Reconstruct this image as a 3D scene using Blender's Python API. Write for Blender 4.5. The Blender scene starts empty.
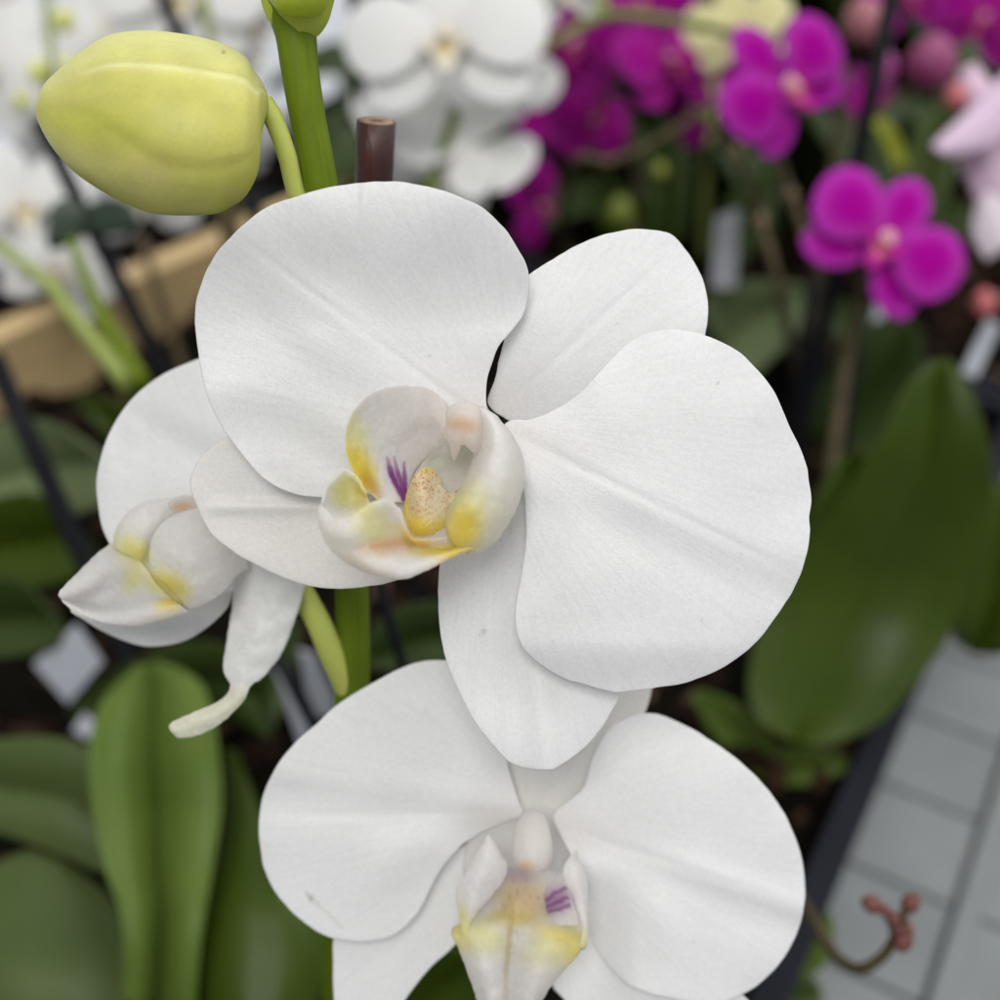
import bpy, bmesh, math, random
from mathutils import Vector, Matrix, noise
random.seed(7)
R = math.radians
SC = bpy.context.scene
COL = SC.collection

# ------------------------------------------------------------------ camera
TILT = 38.0
F = 500.0 / math.tan(R(22.5))            # focal length in photo pixels (1000 px wide)
D0 = 0.20                                # focus distance, m
K = D0 / F                               # metres per photo pixel at the focus distance
CAM = Vector((0, 0, 1.0))
AX = Vector((0, math.cos(R(TILT)), -math.sin(R(TILT))))
UP = Vector((0, math.sin(R(TILT)), math.cos(R(TILT))))
RT = Vector((1, 0, 0))
cd = bpy.data.cameras.new('camera')
cam = bpy.data.objects.new('camera', cd); COL.objects.link(cam)
cam.location = CAM
cam.rotation_euler = (R(90 - TILT), 0, 0)
cd.sensor_width = 36; cd.lens = 18 / math.tan(R(22.5))
cd.clip_start = 0.01; cd.clip_end = 60
cd.dof.use_dof = True; cd.dof.focus_distance = 0.2005
cd.dof.aperture_fstop = cd.lens / 5.2
SC.camera = cam

# ------------------------------------------------------------------ light
w = bpy.data.worlds.new('World'); SC.world = w; w.use_nodes = True
nt = w.node_tree; bg = nt.nodes['Background']
sky = nt.nodes.new('ShaderNodeTexSky'); sky.sky_type = 'NISHITA'; sky.sun_disc = False
sky.sun_elevation = R(62); sky.sun_rotation = R(60); sky.dust_density = 4.0
hs = nt.nodes.new('ShaderNodeHueSaturation'); hs.inputs['Saturation'].default_value = 0.10
nt.links.new(sky.outputs[0], hs.inputs['Color']); nt.links.new(hs.outputs[0], bg.inputs[0])
bg.inputs[1].default_value = 0.12
sl = bpy.data.lights.new('sun', 'SUN'); sl.energy = 1.5; sl.angle = R(28); sl.color = (1.0, 0.985, 0.965)
so = bpy.data.objects.new('sun', sl); COL.objects.link(so)
so.rotation_euler = Vector((-0.12, -0.62, 1.0)).to_track_quat('Z', 'Y').to_euler()
vs = SC.view_settings
vs.view_transform = 'Standard'; vs.look = 'None'; vs.exposure = 0.40; vs.gamma = 1; vs.use_curve_mapping = False
SC.render.engine = 'CYCLES'; SC.cycles.max_bounces = 14; SC.cycles.diffuse_bounces = 9; SC.cycles.transmission_bounces = 9

# ------------------------------------------------------------------ helpers: space
def P(x, y, d):
    return CAM + d * (AX + ((x - 500) / F) * RT + ((500 - y) / F) * UP)
def Pz(x, y, dz=0.0):
    return P(x, y, D0 + dz * K)
def PzL(x, y, z):                        # flesh of the lips: the same, slightly crinkled
    q = Vector((x / 15, y / 15, 2.3)); r = Vector((x / 6, y / 6, 5.1))
    return Pz(x + 0.9 * noise.noise(r), y + 0.9 * noise.noise(r + Vector((7, 3, 0))), z + 3.0 * noise.noise(q) + 0.8 * noise.noise(r + Vector((0, 9, 4))))
def G(x, y, z):
    v = AX + ((x - 500) / F) * RT + ((500 - y) / F) * UP
    return CAM + v * ((z - CAM.z) / v.z)
def gdepth(x, y, z):
    return (G(x, y, z) - CAM).dot(AX)
E1 = Vector((0.5, 0.866, 0)); EN = Vector((0.866, -0.5, 0))
def B(n, e, z):
    return EN * n + E1 * e + Vector((0, 0, z))

# ------------------------------------------------------------------ helpers: objects
WORLD = {}
def put(o, parent, wloc):
    COL.objects.link(o)
    if parent is not None:
        o.parent = parent
        o.location = wloc - WORLD[parent.name]
    else:
        o.location = wloc
    WORLD[o.name] = wloc.copy()
def tag(o, label=None, cat=None, group=None, kind=None):
    for k, v in (('label', label), ('category', cat), ('group', group), ('kind', kind)):
        if v: o[k] = v
    return o
def empty(name, wloc, parent=None):
    o = bpy.data.objects.new(name, None); o.empty_display_size = 0.01
    put(o, parent, Vector(wloc)); return o
def mk(name, V, faces, mat, parent=None, col=None, st=None, local=False, smooth=True):
    V = [Vector(v) for v in V]
    if local: c = Vector((0, 0, 0))
    else:
        c = Vector((0, 0, 0))
        for v in V: c += v
        c /= len(V)
    me = bpy.data.meshes.new(name)
    me.from_pydata([v - c for v in V], [], faces)
    if col is not None:
        a = me.attributes.new('pigment', 'FLOAT_COLOR', 'POINT')
        a.data.foreach_set('color', [q for rgb in col for q in (rgb[0], rgb[1], rgb[2], 1.0)])
    if st is not None:
        a = me.attributes.new('st', 'FLOAT_VECTOR', 'POINT')
        a.data.foreach_set('vector', [q for s in st for q in s])
    bm = bmesh.new(); bm.from_mesh(me)
    bmesh.ops.recalc_face_normals(bm, faces=bm.faces)
    bm.to_mesh(me); bm.free()
    if smooth: me.polygons.foreach_set('use_smooth', [True] * len(me.polygons))
    me.materials.append(mat)
    o = bpy.data.objects.new(name, me)
    if local:
        COL.objects.link(o); o.parent = parent; WORLD[o.name] = Vector((0, 0, 0))
    else: put(o, parent, c)
    return o

def cr(p0, p1, p2, p3, t):
    return 0.5 * ((2 * p1) + (p2 - p0) * t + (2 * p0 - 5 * p1 + 4 * p2 - p3) * t * t + (3 * p1 - p0 - 3 * p2 + p3) * t ** 3)
def closed_spline(pts, n):
    """n points spread evenly along a closed Catmull-Rom outline"""
    pts = [Vector((p[0], p[1])) for p in pts]; m = len(pts); dense = []
    for i in range(m):
        a, b, c, d = pts[i - 1], pts[i], pts[(i + 1) % m], pts[(i + 2) % m]
        for k in range(12): dense.append(cr(a, b, c, d, k / 12))
    return even(dense + [dense[0]], n + 1)[:-1]
def even(poly, n):
    L = [0]
    for i in range(1, len(poly)): L.append(L[-1] + (poly[i] - poly[i - 1]).length)
    out = []; j = 0
    for k in range(n):
        s = L[-1] * k / (n - 1)
        while j < len(L) - 2 and L[j + 1] < s: j += 1
        t = (s - L[j]) / max(1e-12, L[j + 1] - L[j])
        out.append(poly[j].lerp(poly[j + 1], min(1, t)))
    return out
def open_spline(pts, n):
    """pts: tuples of any length -> n interpolated vectors (uniform in parameter)"""
    dim = len(pts[0]); m = len(pts)
    def g(i):
        if i < 0: return [2 * pts[0][k] - pts[1][k] for k in range(dim)]
        if i >= m: return [2 * pts[-1][k] - pts[-2][k] for k in range(dim)]
        return pts[i]
    out = []
    for q in range(n):
        u = q / (n - 1) * (m - 1); i = min(int(u), m - 2); t = u - i
        a, b, c, d = g(i - 1), g(i), g(i + 1), g(i + 2)
        out.append(tuple(cr(a[k], b[k], c[k], d[k], t) for k in range(dim)))
    return out
def sm(a, b, x):
    t = max(0.0, min(1.0, (x - a) / (b - a))); return t * t * (3 - 2 * t)
def mix(a, b, t): return tuple(a[i] + (b[i] - a[i]) * t for i in range(3))
def blob(x, y, cx, cy, rx, ry, rot=0, soft=0.6):
    dx, dy = x - cx, y - cy; c, s = math.cos(R(rot)), math.sin(R(rot))
    u, v = (dx * c + dy * s) / rx, (-dx * s + dy * c) / ry
    return 1 - sm(1 - soft, 1 + soft, math.hypot(u, v))
def streak(x, y, pl, wd):
    best = 1e9
    for (ax, ay), (bx, by) in zip(pl, pl[1:]):
        vx, vy = bx - ax, by - ay; t = max(0, min(1, ((x - ax) * vx + (y - ay) * vy) / (vx * vx + vy * vy)))
        best = min(best, math.hypot(x - ax - t * vx, y - ay - t * vy))
    return 1 - sm(wd * 0.4, wd, best)

WHITE = (0.85, 0.852, 0.85)
def petal(name, outline, center, base, tip, zb, zt, mat, parent, bow=0, cross=0, groove=(0.12, 0), ripple=(0, 5, 0),
          extra=None, th=1.9, color=None, mapf=Pz, local=False, rings=34, segs=150, jag=0.0, unit=1.0):
    """A petal: outline drawn in its own plane, bent in depth, with real thickness and a rounded rim."""
    ol = closed_spline(outline, segs)
    c = Vector(center); b = Vector(base); ax = Vector(tip) - b; L = ax.length; ax.normalize(); nx = Vector((-ax.y, ax.x))
    sd = sum(ord(q) for q in name) * 0.37 + center[0] * 0.013
    fr, bk, cols, sts, V, faces = {}, {}, [], [], [], []
    def depth(p, r, k):
        q = p - b; s = q.dot(ax) / L; t = q.dot(nx) / (L * 0.5)
        sc_ = max(-0.1, min(1.15, s))
        z = zb + (zt - zb) * sc_ - bow * 4 * sc_ * (1 - sc_) + cross * t * t
        z += groove[1] * math.exp(-(t / groove[0]) ** 2) * sm(-0.05, 0.25, s) * (1 - 0.8 * sm(0.75, 1.02, s))
        th_ = k / segs * 2 * math.pi
        z += ripple[0] * (r ** 5) * (math.sin(ripple[1] * th_ + ripple[2]) + 0.6 * math.sin((ripple[1] * 2.3) * th_ + 1.7 * ripple[2]))
        z += unit * 3.0 * noise.noise(Vector((p.x / (70 * unit), p.y / (70 * unit), sd)))
        if extra: z += extra(p.x, p.y)
        return z
    for i in range(rings + 1):
        r = 1 - (1 - i / rings) ** 1.45
        for k in range(1 if i == 0 else segs):
            o = ol[k]
            if jag:
                a_ = k / segs * 2 * math.pi
                o = o + (o - c).normalized() * jag * unit * (noise.noise(Vector((math.cos(a_) * 9, math.sin(a_) * 9, sd))) + 0.35 * noise.noise(Vector((math.cos(a_) * 14, math.sin(a_) * 14, sd + 3))))
            p = c + (o - c) * r
            z = depth(p, r, k)
            h = 0.5 * th * unit * math.sqrt(max(0.0, 1 - r ** 26))
            q = p - b; s = q.dot(ax) / L; t = q.dot(nx) / (L * 0.5)
            st = (math.atan2(t, max(0.02, s + 0.12)), math.hypot(s + 0.12, t * 0.5), 0)
            rgb = color(p.x, p.y, s, t, r) if color else WHITE
            fr[i, k] = len(V); V.append(mapf(p.x, p.y, z - h)); cols.append(rgb); sts.append(st)
            if i < rings:
                bk[i, k] = len(V); V.append(mapf(p.x, p.y, z + h)); cols.append(rgb); sts.append(st)
            else: bk[i, k] = fr[i, k]
    for D in (fr, bk):
        for k in range(segs):
            k2 = (k + 1) % segs
            faces.append((D[0, 0], D[1, k], D[1, k2]))
            for i in range(1, rings):
                faces.append((D[i, k], D[i + 1, k], D[i + 1, k2], D[i, k2]))
    return mk(name, V, faces, mat, parent, cols, sts, local)

def patch_data(rows, nu, nv, mapf=None, color=None, th=3.0, side=0.0):
    """rows of control points (x, y, z) -> smooth thick sheet: verts, faces, colours, st"""
    rr = [open_spline(r, nv) for r in rows]
    cols_ = [open_spline([rr[i][j] for i in range(len(rr))], nu) for j in range(nv)]
    g = [[cols_[j][i] for j in range(nv)] for i in range(nu)]
    W = [[mapf(*p) if mapf else Vector(p) for p in r] for r in g]
    fr, bk, V, cl, sts, faces = {}, {}, [], [], [], []
    for i in range(nu):
        for j in range(nv):
            du = W[min(i + 1, nu - 1)][j] - W[max(i - 1, 0)][j]
            dv = W[i][min(j + 1, nv - 1)] - W[i][max(j - 1, 0)]
            n = du.cross(dv)
            n = n.normalized() if n.length > 1e-14 else Vector((0, 0, 1))
            e = min(i / (nu - 1) * 12, (1 - i / (nu - 1)) * 12, j / (nv - 1) * 12, (1 - j / (nv - 1)) * 12, 1.0)
            h = 0.5 * th * math.sqrt(max(0.0, 1 - (1 - e) ** 2))
            rgb = color(*g[i][j]) if color else WHITE
            st = (i / (nu - 1), j / (nv - 1), 0)
            edge = i in (0, nu - 1) or j in (0, nv - 1)
            fr[i, j] = len(V); V.append(W[i][j] + n * h); cl.append(rgb); sts.append(st)
            if edge: bk[i, j] = fr[i, j]
            else:
                bk[i, j] = len(V); V.append(W[i][j] - n * h); cl.append(rgb); sts.append(st)
    for D in (fr, bk):
        for i in range(nu - 1):
            for j in range(nv - 1):
                faces.append((D[i, j], D[i + 1, j], D[i + 1, j + 1], D[i, j + 1]))
    return V, faces, cl, sts
def join(*ds):
    V, Fc, C_, S = [], [], [], []
    for v, f, c, s in ds:
        n = len(V); V += v; Fc += [tuple(q + n for q in t) for t in f]; C_ += c; S += s
    return V, Fc, C_, S
def patch(name, rows, nu, nv, mat, parent, mapf=PzL, color=None, th=3.0):
    V, f, c, s = patch_data(rows, nu, nv, mapf, color, th * K)
    return mk(name, V, f, mat, parent, c, s)

def tube_data(pts, rad, nseg=14, n=24, color=None, caps=True):
    """pts world vectors, rad list of the same length"""
    q = open_spline([tuple(p) + (r,) for p, r in zip(pts, rad)], n)
    V, faces, cl, sts = [], [], [], []
    up = None
    for i in range(n):
        p = Vector(q[i][:3]); a = Vector(q[max(i - 1, 0)][:3]); b_ = Vector(q[min(i + 1, n - 1)][:3])
        t = (b_ - a).normalized()
        if up is None: up = Vector((0.3, -1, 0.2))
        x = (up - t * up.dot(t)).normalized(); y = t.cross(x); up = x
        for k in range(nseg):
            a_ = 2 * math.pi * k / nseg
            V.append(p + (x * math.cos(a_) + y * math.sin(a_)) * q[i][3]); sts.append((k / nseg, i / n, 0))
            cl.append(color(i / (n - 1), a_) if color else (1, 1, 1))
    for i in range(n - 1):
        for k in range(nseg):
            k2 = (k + 1) % nseg
            faces.append((i * nseg + k, i * nseg + k2, (i + 1) * nseg + k2, (i + 1) * nseg + k))
    if caps:
        faces.append(tuple(range(nseg))[::-1]); faces.append(tuple((n - 1) * nseg + k for k in range(nseg)))
    return V, faces, cl, sts
def tube(name, pts, rad, mat, parent=None, nseg=14, n=24, color=None):
    V, f, c, s = tube_data(pts, rad, nseg, n, color)
    return mk(name, V, f, mat, parent, c, s)
def pxtube(name, pts, mat, parent=None, nseg=14, n=24, color=None):
    """pts: (x, y, depth, width in photo pixels)"""
    return tube(name, [P(a, b, d) for a, b, d, _ in pts], [wd * 0.5 * d / F for _, _, d, wd in pts], mat, parent, nseg, n, color)

def leaf(name, rows, mat, parent, fold=0.006, th=0.0016, nu=44, nv=37, shade=None, arch=0.0, conv=0.002):
    """rows from tip to base: (left x, left y, right x, right y, depth); fold: the midrib lies this much behind the edges"""
    net = []
    for (a, b, c, d, z) in rows:
        wd = math.hypot(c - a, d - b) * z / F
        r = []
        for u in (0, .06, .14, .25, .37, .46, .5, .54, .63, .75, .86, .94, 1):
            v = abs(u - .5) * 2
            r.append((a + (c - a) * u, b + (d - b) * u, z + fold * min(1, wd / 0.03) * ((1 - v) - 0.5) * 2 * 0.5 + arch * v * v - conv * min(1, wd / 0.03) * math.sin(math.pi * min(1, v * 1.1)) ** 1))
        net.append(r)
    def col(x, y, z): return (1, 1, 1)
    V, f, c, s = patch_data(net, nu, nv, lambda x, y, z: P(x, y, z), col, th)
    return mk(name, V, f, mat, parent, c, s)

def box_data(lo, hi, fr=None):
    v = [Vector((x, y, z)) for x in (lo[0], hi[0]) for y in (lo[1], hi[1]) for z in (lo[2], hi[2])]
    if fr: v = [fr(p) for p in v]
    f = [(0, 1, 3, 2), (4, 6, 7, 5), (0, 4, 5, 1), (2, 3, 7, 6), (0, 2, 6, 4), (1, 5, 7, 3)]
    return v, f, [(1, 1, 1)] * 8, [(0, 0, 0)] * 8
def bevel(o, wd, seg=2):
    m = o.modifiers.new('bevel', 'BEVEL'); m.width = wd; m.segments = seg; m.limit_method = 'ANGLE'; return o

# ------------------------------------------------------------------ materials
def newmat(name):
    m = bpy.data.materials.new(name); m.use_nodes = True
    return m, m.node_tree, m.node_tree.nodes['Principled BSDF']
def N(t, kind, **kw):
    n = t.nodes.new(kind)
    for k, v in kw.items():
        if k in n.inputs: n.inputs[k].default_value = v
        else: setattr(n, k, v)
    return n
def bump_chain(t, b, items, coord):
    """items: (kind, scale, strength, distance)"""
    prev = None
    for kind, scale, st, dist in items:
        if kind == 'vor':
            n = N(t, 'ShaderNodeTexVoronoi', Scale=scale); h = n.outputs['Distance']
        else:
            n = N(t, 'ShaderNodeTexNoise', Scale=scale, Detail=3.0); h = n.outputs['Fac']
        t.links.new(coord, n.inputs['Vector'])
        bp = N(t, 'ShaderNodeBump', Strength=st, Distance=dist)
        t.links.new(h, bp.inputs['Height'])
        if prev: t.links.new(prev.outputs[0], bp.inputs['Normal'])
        prev = bp
    t.links.new(prev.outputs[0], b.inputs['Normal'])
    return prev
def petal_mat(name, rough=0.42, trans=0.40, fine=1.0, gain=(1, 1, 1), spec=0.35, vein=0.9, sheen=0.0, sss=0.0, sssr=0.004):
    m, t, b = newmat(name)
    at = N(t, 'ShaderNodeAttribute', attribute_name='pigment')
    st = N(t, 'ShaderNodeAttribute', attribute_name='st')
    tc = N(t, 'ShaderNodeTexCoord')
    ns = N(t, 'ShaderNodeTexNoise', Scale=1500.0, Detail=3.0)
    t.links.new(tc.outputs['Object'], ns.inputs['Vector'])
    mr = N(t, 'ShaderNodeMapRange'); mr.inputs['To Min'].default_value = 0.90; mr.inputs['To Max'].default_value = 1.07
    t.links.new(ns.outputs['Fac'], mr.inputs['Value'])
    mx = N(t, 'ShaderNodeVectorMath', operation='MULTIPLY')
    t.links.new(at.outputs['Color'], mx.inputs[0]); t.links.new(mr.outputs[0], mx.inputs[1])
    m2 = N(t, 'ShaderNodeVectorMath', operation='MULTIPLY'); m2.inputs[1].default_value = gain
    vm = N(t, 'ShaderNodeVectorMath', operation='MULTIPLY'); vm.inputs[1].default_value = (13, 1.5, 1)
    t.links.new(st.outputs['Vector'], vm.inputs[0])
    vt = N(t, 'ShaderNodeTexNoise', Scale=1.15, Detail=2.0); t.links.new(vm.outputs[0], vt.inputs['Vector'])
    v1 = N(t, 'ShaderNodeMath', operation='SUBTRACT'); v1.inputs[1].default_value = 0.5; t.links.new(vt.outputs['Fac'], v1.inputs[0])
    v2 = N(t, 'ShaderNodeMath', operation='ABSOLUTE'); t.links.new(v1.outputs[0], v2.inputs[0])
    v3 = N(t, 'ShaderNodeMapRange'); v3.inputs['From Max'].default_value = 0.045; v3.inputs['To Min'].default_value = 1 - 0.034 * vein; v3.inputs['To Max'].default_value = 1.0
    t.links.new(v2.outputs[0], v3.inputs['Value'])
    m4 = N(t, 'ShaderNodeVectorMath', operation='MULTIPLY'); t.links.new(mx.outputs[0], m4.inputs[0]); t.links.new(v3.outputs[0], m4.inputs[1])
    t.links.new(m4.outputs[0], m2.inputs[0])
    t.links.new(m2.outputs[0], b.inputs['Base Color'])
    b.inputs['Roughness'].default_value = rough; b.inputs['Specular IOR Level'].default_value = spec
    b.inputs['Sheen Weight'].default_value = sheen
    b.inputs['Subsurface Weight'].default_value = sss; b.inputs['Subsurface Scale'].default_value = sssr; b.inputs['Subsurface Radius'].default_value = (1.0, 0.9, 0.6)
    bp = bump_chain(t, b, [('noise', 300 , 0.03 * fine, 0.00035), ('vor', 2500, 0.42 * fine, 0.00007)], tc.outputs['Object'])
    # faint veins fanning out from the claw
    mp = N(t, 'ShaderNodeVectorMath', operation='MULTIPLY'); mp.inputs[1].default_value = (16, 1.2, 1)
    t.links.new(st.outputs['Vector'], mp.inputs[0])
    vn = N(t, 'ShaderNodeTexNoise', Scale=1.6, Detail=3.0); t.links.new(mp.outputs[0], vn.inputs['Vector'])
    b3 = N(t, 'ShaderNodeBump', Strength=0.075 * vein, Distance=0.0007)
    t.links.new(vn.outputs['Fac'], b3.inputs['Height']); t.links.new(bp.outputs[0], b3.inputs['Normal'])
    t.links.new(b3.outputs[0], b.inputs['Normal'])
    tr = N(t, 'ShaderNodeBsdfTranslucent'); t.links.new(m2.outputs[0], tr.inputs['Color']); t.links.new(b3.outputs[0], tr.inputs['Normal'])
    ms = N(t, 'ShaderNodeMixShader'); ms.inputs[0].default_value = trans
    t.links.new(b.outputs[0], ms.inputs[1]); t.links.new(tr.outputs[0], ms.inputs[2])
    t.links.new(ms.outputs[0], t.nodes['Material Output'].inputs['Surface'])
    return m
def leaf_mat(name, c1, c2, rough=0.36, spec=0.17):
    m, t, b = newmat(name)
    tc = N(t, 'ShaderNodeTexCoord'); st = N(t, 'ShaderNodeAttribute', attribute_name='st')
    ns = N(t, 'ShaderNodeTexNoise', Scale=22.0, Detail=4.0); t.links.new(tc.outputs['Object'], ns.inputs['Vector'])
    mp = N(t, 'ShaderNodeVectorMath', operation='MULTIPLY'); mp.inputs[1].default_value = (1.0, 60, 1)
    t.links.new(st.outputs['Vector'], mp.inputs[0])
    n2 = N(t, 'ShaderNodeTexNoise', Scale=1.0, Detail=2.0); t.links.new(mp.outputs[0], n2.inputs['Vector'])
    ad = N(t, 'ShaderNodeMath', operation='MULTIPLY_ADD'); ad.inputs[1].default_value = 0.35
    t.links.new(n2.outputs['Fac'], ad.inputs[0]); t.links.new(ns.outputs['Fac'], ad.inputs[2])
    rp = N(t, 'ShaderNodeValToRGB'); rp.color_ramp.elements[0].position = 0.35; rp.color_ramp.elements[1].position = 0.95
    rp.color_ramp.elements[0].color = (*c1, 1); rp.color_ramp.elements[1].color = (*c2, 1)
    t.links.new(ad.outputs[0], rp.inputs[0]); t.links.new(rp.outputs[0], b.inputs['Base Color'])
    b.inputs['Roughness'].default_value = rough; b.inputs['Specular IOR Level'].default_value = spec
    bump_chain(t, b, [('noise', 120, 0.2, 0.0008)], tc.outputs['Object'])
    return m
def plain(name, c, rough=0.5, var=0.15, scale=60, spec=0.4, pig=False, bump=0.15, stretch=None):
    m, t, b = newmat(name)
    tc = N(t, 'ShaderNodeTexCoord'); co = tc.outputs['Object']
    if stretch:
        mp = N(t, 'ShaderNodeVectorMath', operation='MULTIPLY'); mp.inputs[1].default_value = stretch
        t.links.new(co, mp.inputs[0]); co = mp.outputs[0]
    ns = N(t, 'ShaderNodeTexNoise', Scale=scale, Detail=5.0); t.links.new(co, ns.inputs['Vector'])
    mr = N(t, 'ShaderNodeMapRange'); mr.inputs['To Min'].default_value = 1 - var * 2; mr.inputs['To Max'].default_value = 1 + var * 2
    t.links.new(ns.outputs['Fac'], mr.inputs['Value'])
    mx = N(t, 'ShaderNodeVectorMath', operation='MULTIPLY'); mx.inputs[0].default_value = c
    if pig:
        at = N(t, 'ShaderNodeAttribute', attribute_name='pigment')
        m0 = N(t, 'ShaderNodeVectorMath', operation='MULTIPLY'); m0.inputs[1].default_value = c
        t.links.new(at.outputs['Color'], m0.inputs[0]); t.links.new(m0.outputs[0], mx.inputs[0])
    t.links.new(mr.outputs[0], mx.inputs[1]); t.links.new(mx.outputs[0], b.inputs['Base Color'])
    b.inputs['Roughness'].default_value = rough; b.inputs['Specular IOR Level'].default_value = spec
    if bump: bump_chain(t, b, [('noise', scale * 2, bump, 0.0005)], co)
    return m

M_PETAL = petal_mat('white petal')
M_PETALF = petal_mat('white petal smooth', fine=0.5)
M_LIP = petal_mat('lip flesh', rough=0.42, trans=0.70, fine=0.3, vein=0.3, sss=0.3, sssr=0.004)
M_BUD = petal_mat('bud skin', rough=0.42, trans=0.0, fine=0.6, vein=0.1, sss=0.8, sssr=0.012, spec=0.25)
M_MAG = petal_mat('magenta petal', rough=0.8, trans=0.25, fine=0.3, spec=0.04)
M_STEM = plain('green stem', (0.112, 0.160, 0.009), 0.45, 0.12, 90, pig=True, bump=0.1, spec=0.1)
M_PEDI = plain('flower stalk', (0.42, 0.46, 0.10), 0.45, 0.1, 90, bump=0.1)
M_PALESTEM = plain('pale stem', (0.24, 0.29, 0.075), 0.5, 0.1, 90, bump=0.1, spec=0.2)
M_BROWNSTEM = plain('brown stem', (0.075, 0.058, 0.030), 0.7, 0.25, 90, spec=0.2)
M_STAKE = plain('dark red stained cane', (0.028, 0.0095, 0.008), 0.42, 0.35, 40, stretch=(25, 25, 1.2), bump=0.35, pig=True)
M_BLACK = plain('black plastic', (0.006, 0.0065, 0.009), 0.5, 0.2, 60, spec=0.1)
M_NAVY = plain('black plastic tray', (0.009, 0.010, 0.015), 0.5, 0.2, 40, spec=0.08)
M_GREYTAG = plain('grey white plastic label', (0.34, 0.36, 0.40), 0.5, 0.05, 60)
M_BARK = plain('bark', (.42, .38, .34), 0.9, 0.3, 150, pig=True, bump=0.4, spec=0.1)
M_SOIL = plain('dark compost', (0.005, 0.0042, 0.0026), 0.95, 0.4, 120, bump=0.6, spec=0.05)
M_WOOD = plain('pale wood', (0.50, 0.365, 0.18), 0.6, 0.13, 9, stretch=(1, 1, 14), bump=0.12)
M_DULLTAG = plain('dull plastic label', (0.17, 0.175, 0.19), 0.5, 0.1, 60)
M_CLOTH = plain('white table', (0.42, 0.44, 0.47), 0.6, 0.05, 12)
M_CLIP = plain('dark green clip', (0.018, 0.035, 0.018), 0.35, 0.2, 60)
M_LEAF = leaf_mat('orchid leaf', (0.050, 0.086, 0.012), (0.092, 0.136, 0.026), spec=.13)
M_LEAFO = leaf_mat('olive orchid leaf', (0.017, 0.033, 0.002), (0.038, 0.060, 0.006), spec=.12)
M_LEAFG = leaf_mat('grey green orchid leaf', (0.036, 0.060, 0.015), (0.065, 0.09, 0.026), rough=0.5)
M_LEAFP = leaf_mat('pale grey green leaf', (0.085, 0.12, 0.05), (0.13, 0.165, 0.075), rough=0.5)
M_LEAFD = leaf_mat('dark orchid leaf', (0.014, 0.028, 0.004), (0.028, 0.046, 0.008), rough=0.5)

def lw(x, y, *a):                       # lip white
    return (0.90, 0.885, 0.865)
YEL = (0.90, 0.76, 0.14); LEM = (0.90, 0.88, 0.50); PURP = (0.33, 0.06, 0.34); PEACH = (0.76, 0.48, 0.28)
# ================================================================== the white orchid in focus
BARK_Z = 0.62
base_main = G(338, 1075, BARK_Z)
orchid = tag(empty('orchid_plant', base_main),
             'sharply focused white orchid with yellow and purple lips and a fat lime green bud', 'orchid')

MARKS = [(311, 898, 3.6, .55), (307, 894, 2.2, .4), (484, 631, 3.0, .35), (480, 635, 2.2, .25), (693, 941, 2.0, .25), (718, 383, 1.4, .5), (616, 324, 1.8, .3), (740, 553, 1.5, .3), (430, 356, 1.6, .3), (352, 300, 1.3, .25), (585, 470, 1.2, .3), (702, 620, 1.3, .3), (640, 450, 1.2, .25), (290, 390, 1.3, .25)]
def w_petal(x, y, s, t, r):
    c = (0.85, 0.852, 0.85)
    for mx_, my_, mr_, ma_ in MARKS:
        if abs(x - mx_) < 6 and abs(y - my_) < 6: c = mix(c, (0.30, 0.29, 0.27), ma_ * (1 - sm(mr_ * .4, mr_ * 1.3, math.hypot(x - mx_, y - my_))))
    if 312 < x < 350 and 896 < y < 936: c = mix(c, (0.55, 0.54, 0.5), .35 * streak(x, y, [(314, 901), (328, 913), (342, 928)], 2.2))
    return mix(c, (0.83, 0.81, 0.795), 1 - sm(0.0, 0.35, math.hypot(s, t)))
def w_shade(x, y, s, t, r):  # duller warm white: shade under the overlying petals put into the colour
    return (0.82, 0.805, 0.775)

# stem
stem_pts = [(276, -75, .2035, 44), (285, -25, .2035, 50), (291, 10, .204, 47), (296, 36, .204, 41), (300, 70, .2045, 38), (308, 120, .206, 36), (320, 185, .2085, 36), (334, 300, .2155, 35),
            (345, 430, .2235, 35), (352, 600, .2345, 34), (352, 690, .243, 35), (344, 850, .268, 33), (336, 1000, .325, 27), (338, 1075, gdepth(338, 1075, BARK_Z), 23)]
def stem_col(u, a):
    c = mix((1.0, 1.0, 1.0), (0.80, 0.85, 0.8), sm(0.3, 0.9, u))
    k = 0.16 * noise.noise(Vector((math.cos(a) * 5, math.sin(a) * 5, u * 9))) + 0.10 * noise.noise(Vector((math.cos(a) * 16, math.sin(a) * 16, u * 22)))
    return tuple(q * (1 + k) for q in c)
stem = pxtube('flower_stem', stem_pts, M_STEM, orchid, 40, 160, stem_col)

# ---------------- the flower facing the camera
f1 = empty('flower', Pz(485, 430, 30), orchid)
OL = [(360,183),(328,187.5),(302,195),(264,209),(228,240),(210,264),(199,290),(195,316),(197,345),(204,385),(214,412),(229,437),(248,462),(268,482),(292,493),(318,497),(370,494),(430,470),(478,440),(490,422),(486,402),(487,380),(492,362),(499,346),(514,328),(525,310),(529,282),(526,264),(516,246),(504,228),(488,212),(472,202),(444,191),(410,183),(382,181.5)]
def ex_L(x, y):          # upper margin leans towards the viewer, lower margin lifts a little
    return -40 * sm(330, 185, y) + 10 * blob(x, y, 300, 470, 90, 40, 30) - 5 * blob(x, y, 330, 330, 70, 30, 40)
petal('petal', OL, (350, 335), (488, 424), (232, 232), 14, 2, M_PETAL, f1, bow=10, cross=5, groove=(0.024, 0.9), ripple=(1.6, 5, 1), extra=ex_L, jag=0.7, color=w_petal, rings=52, segs=380)
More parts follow.
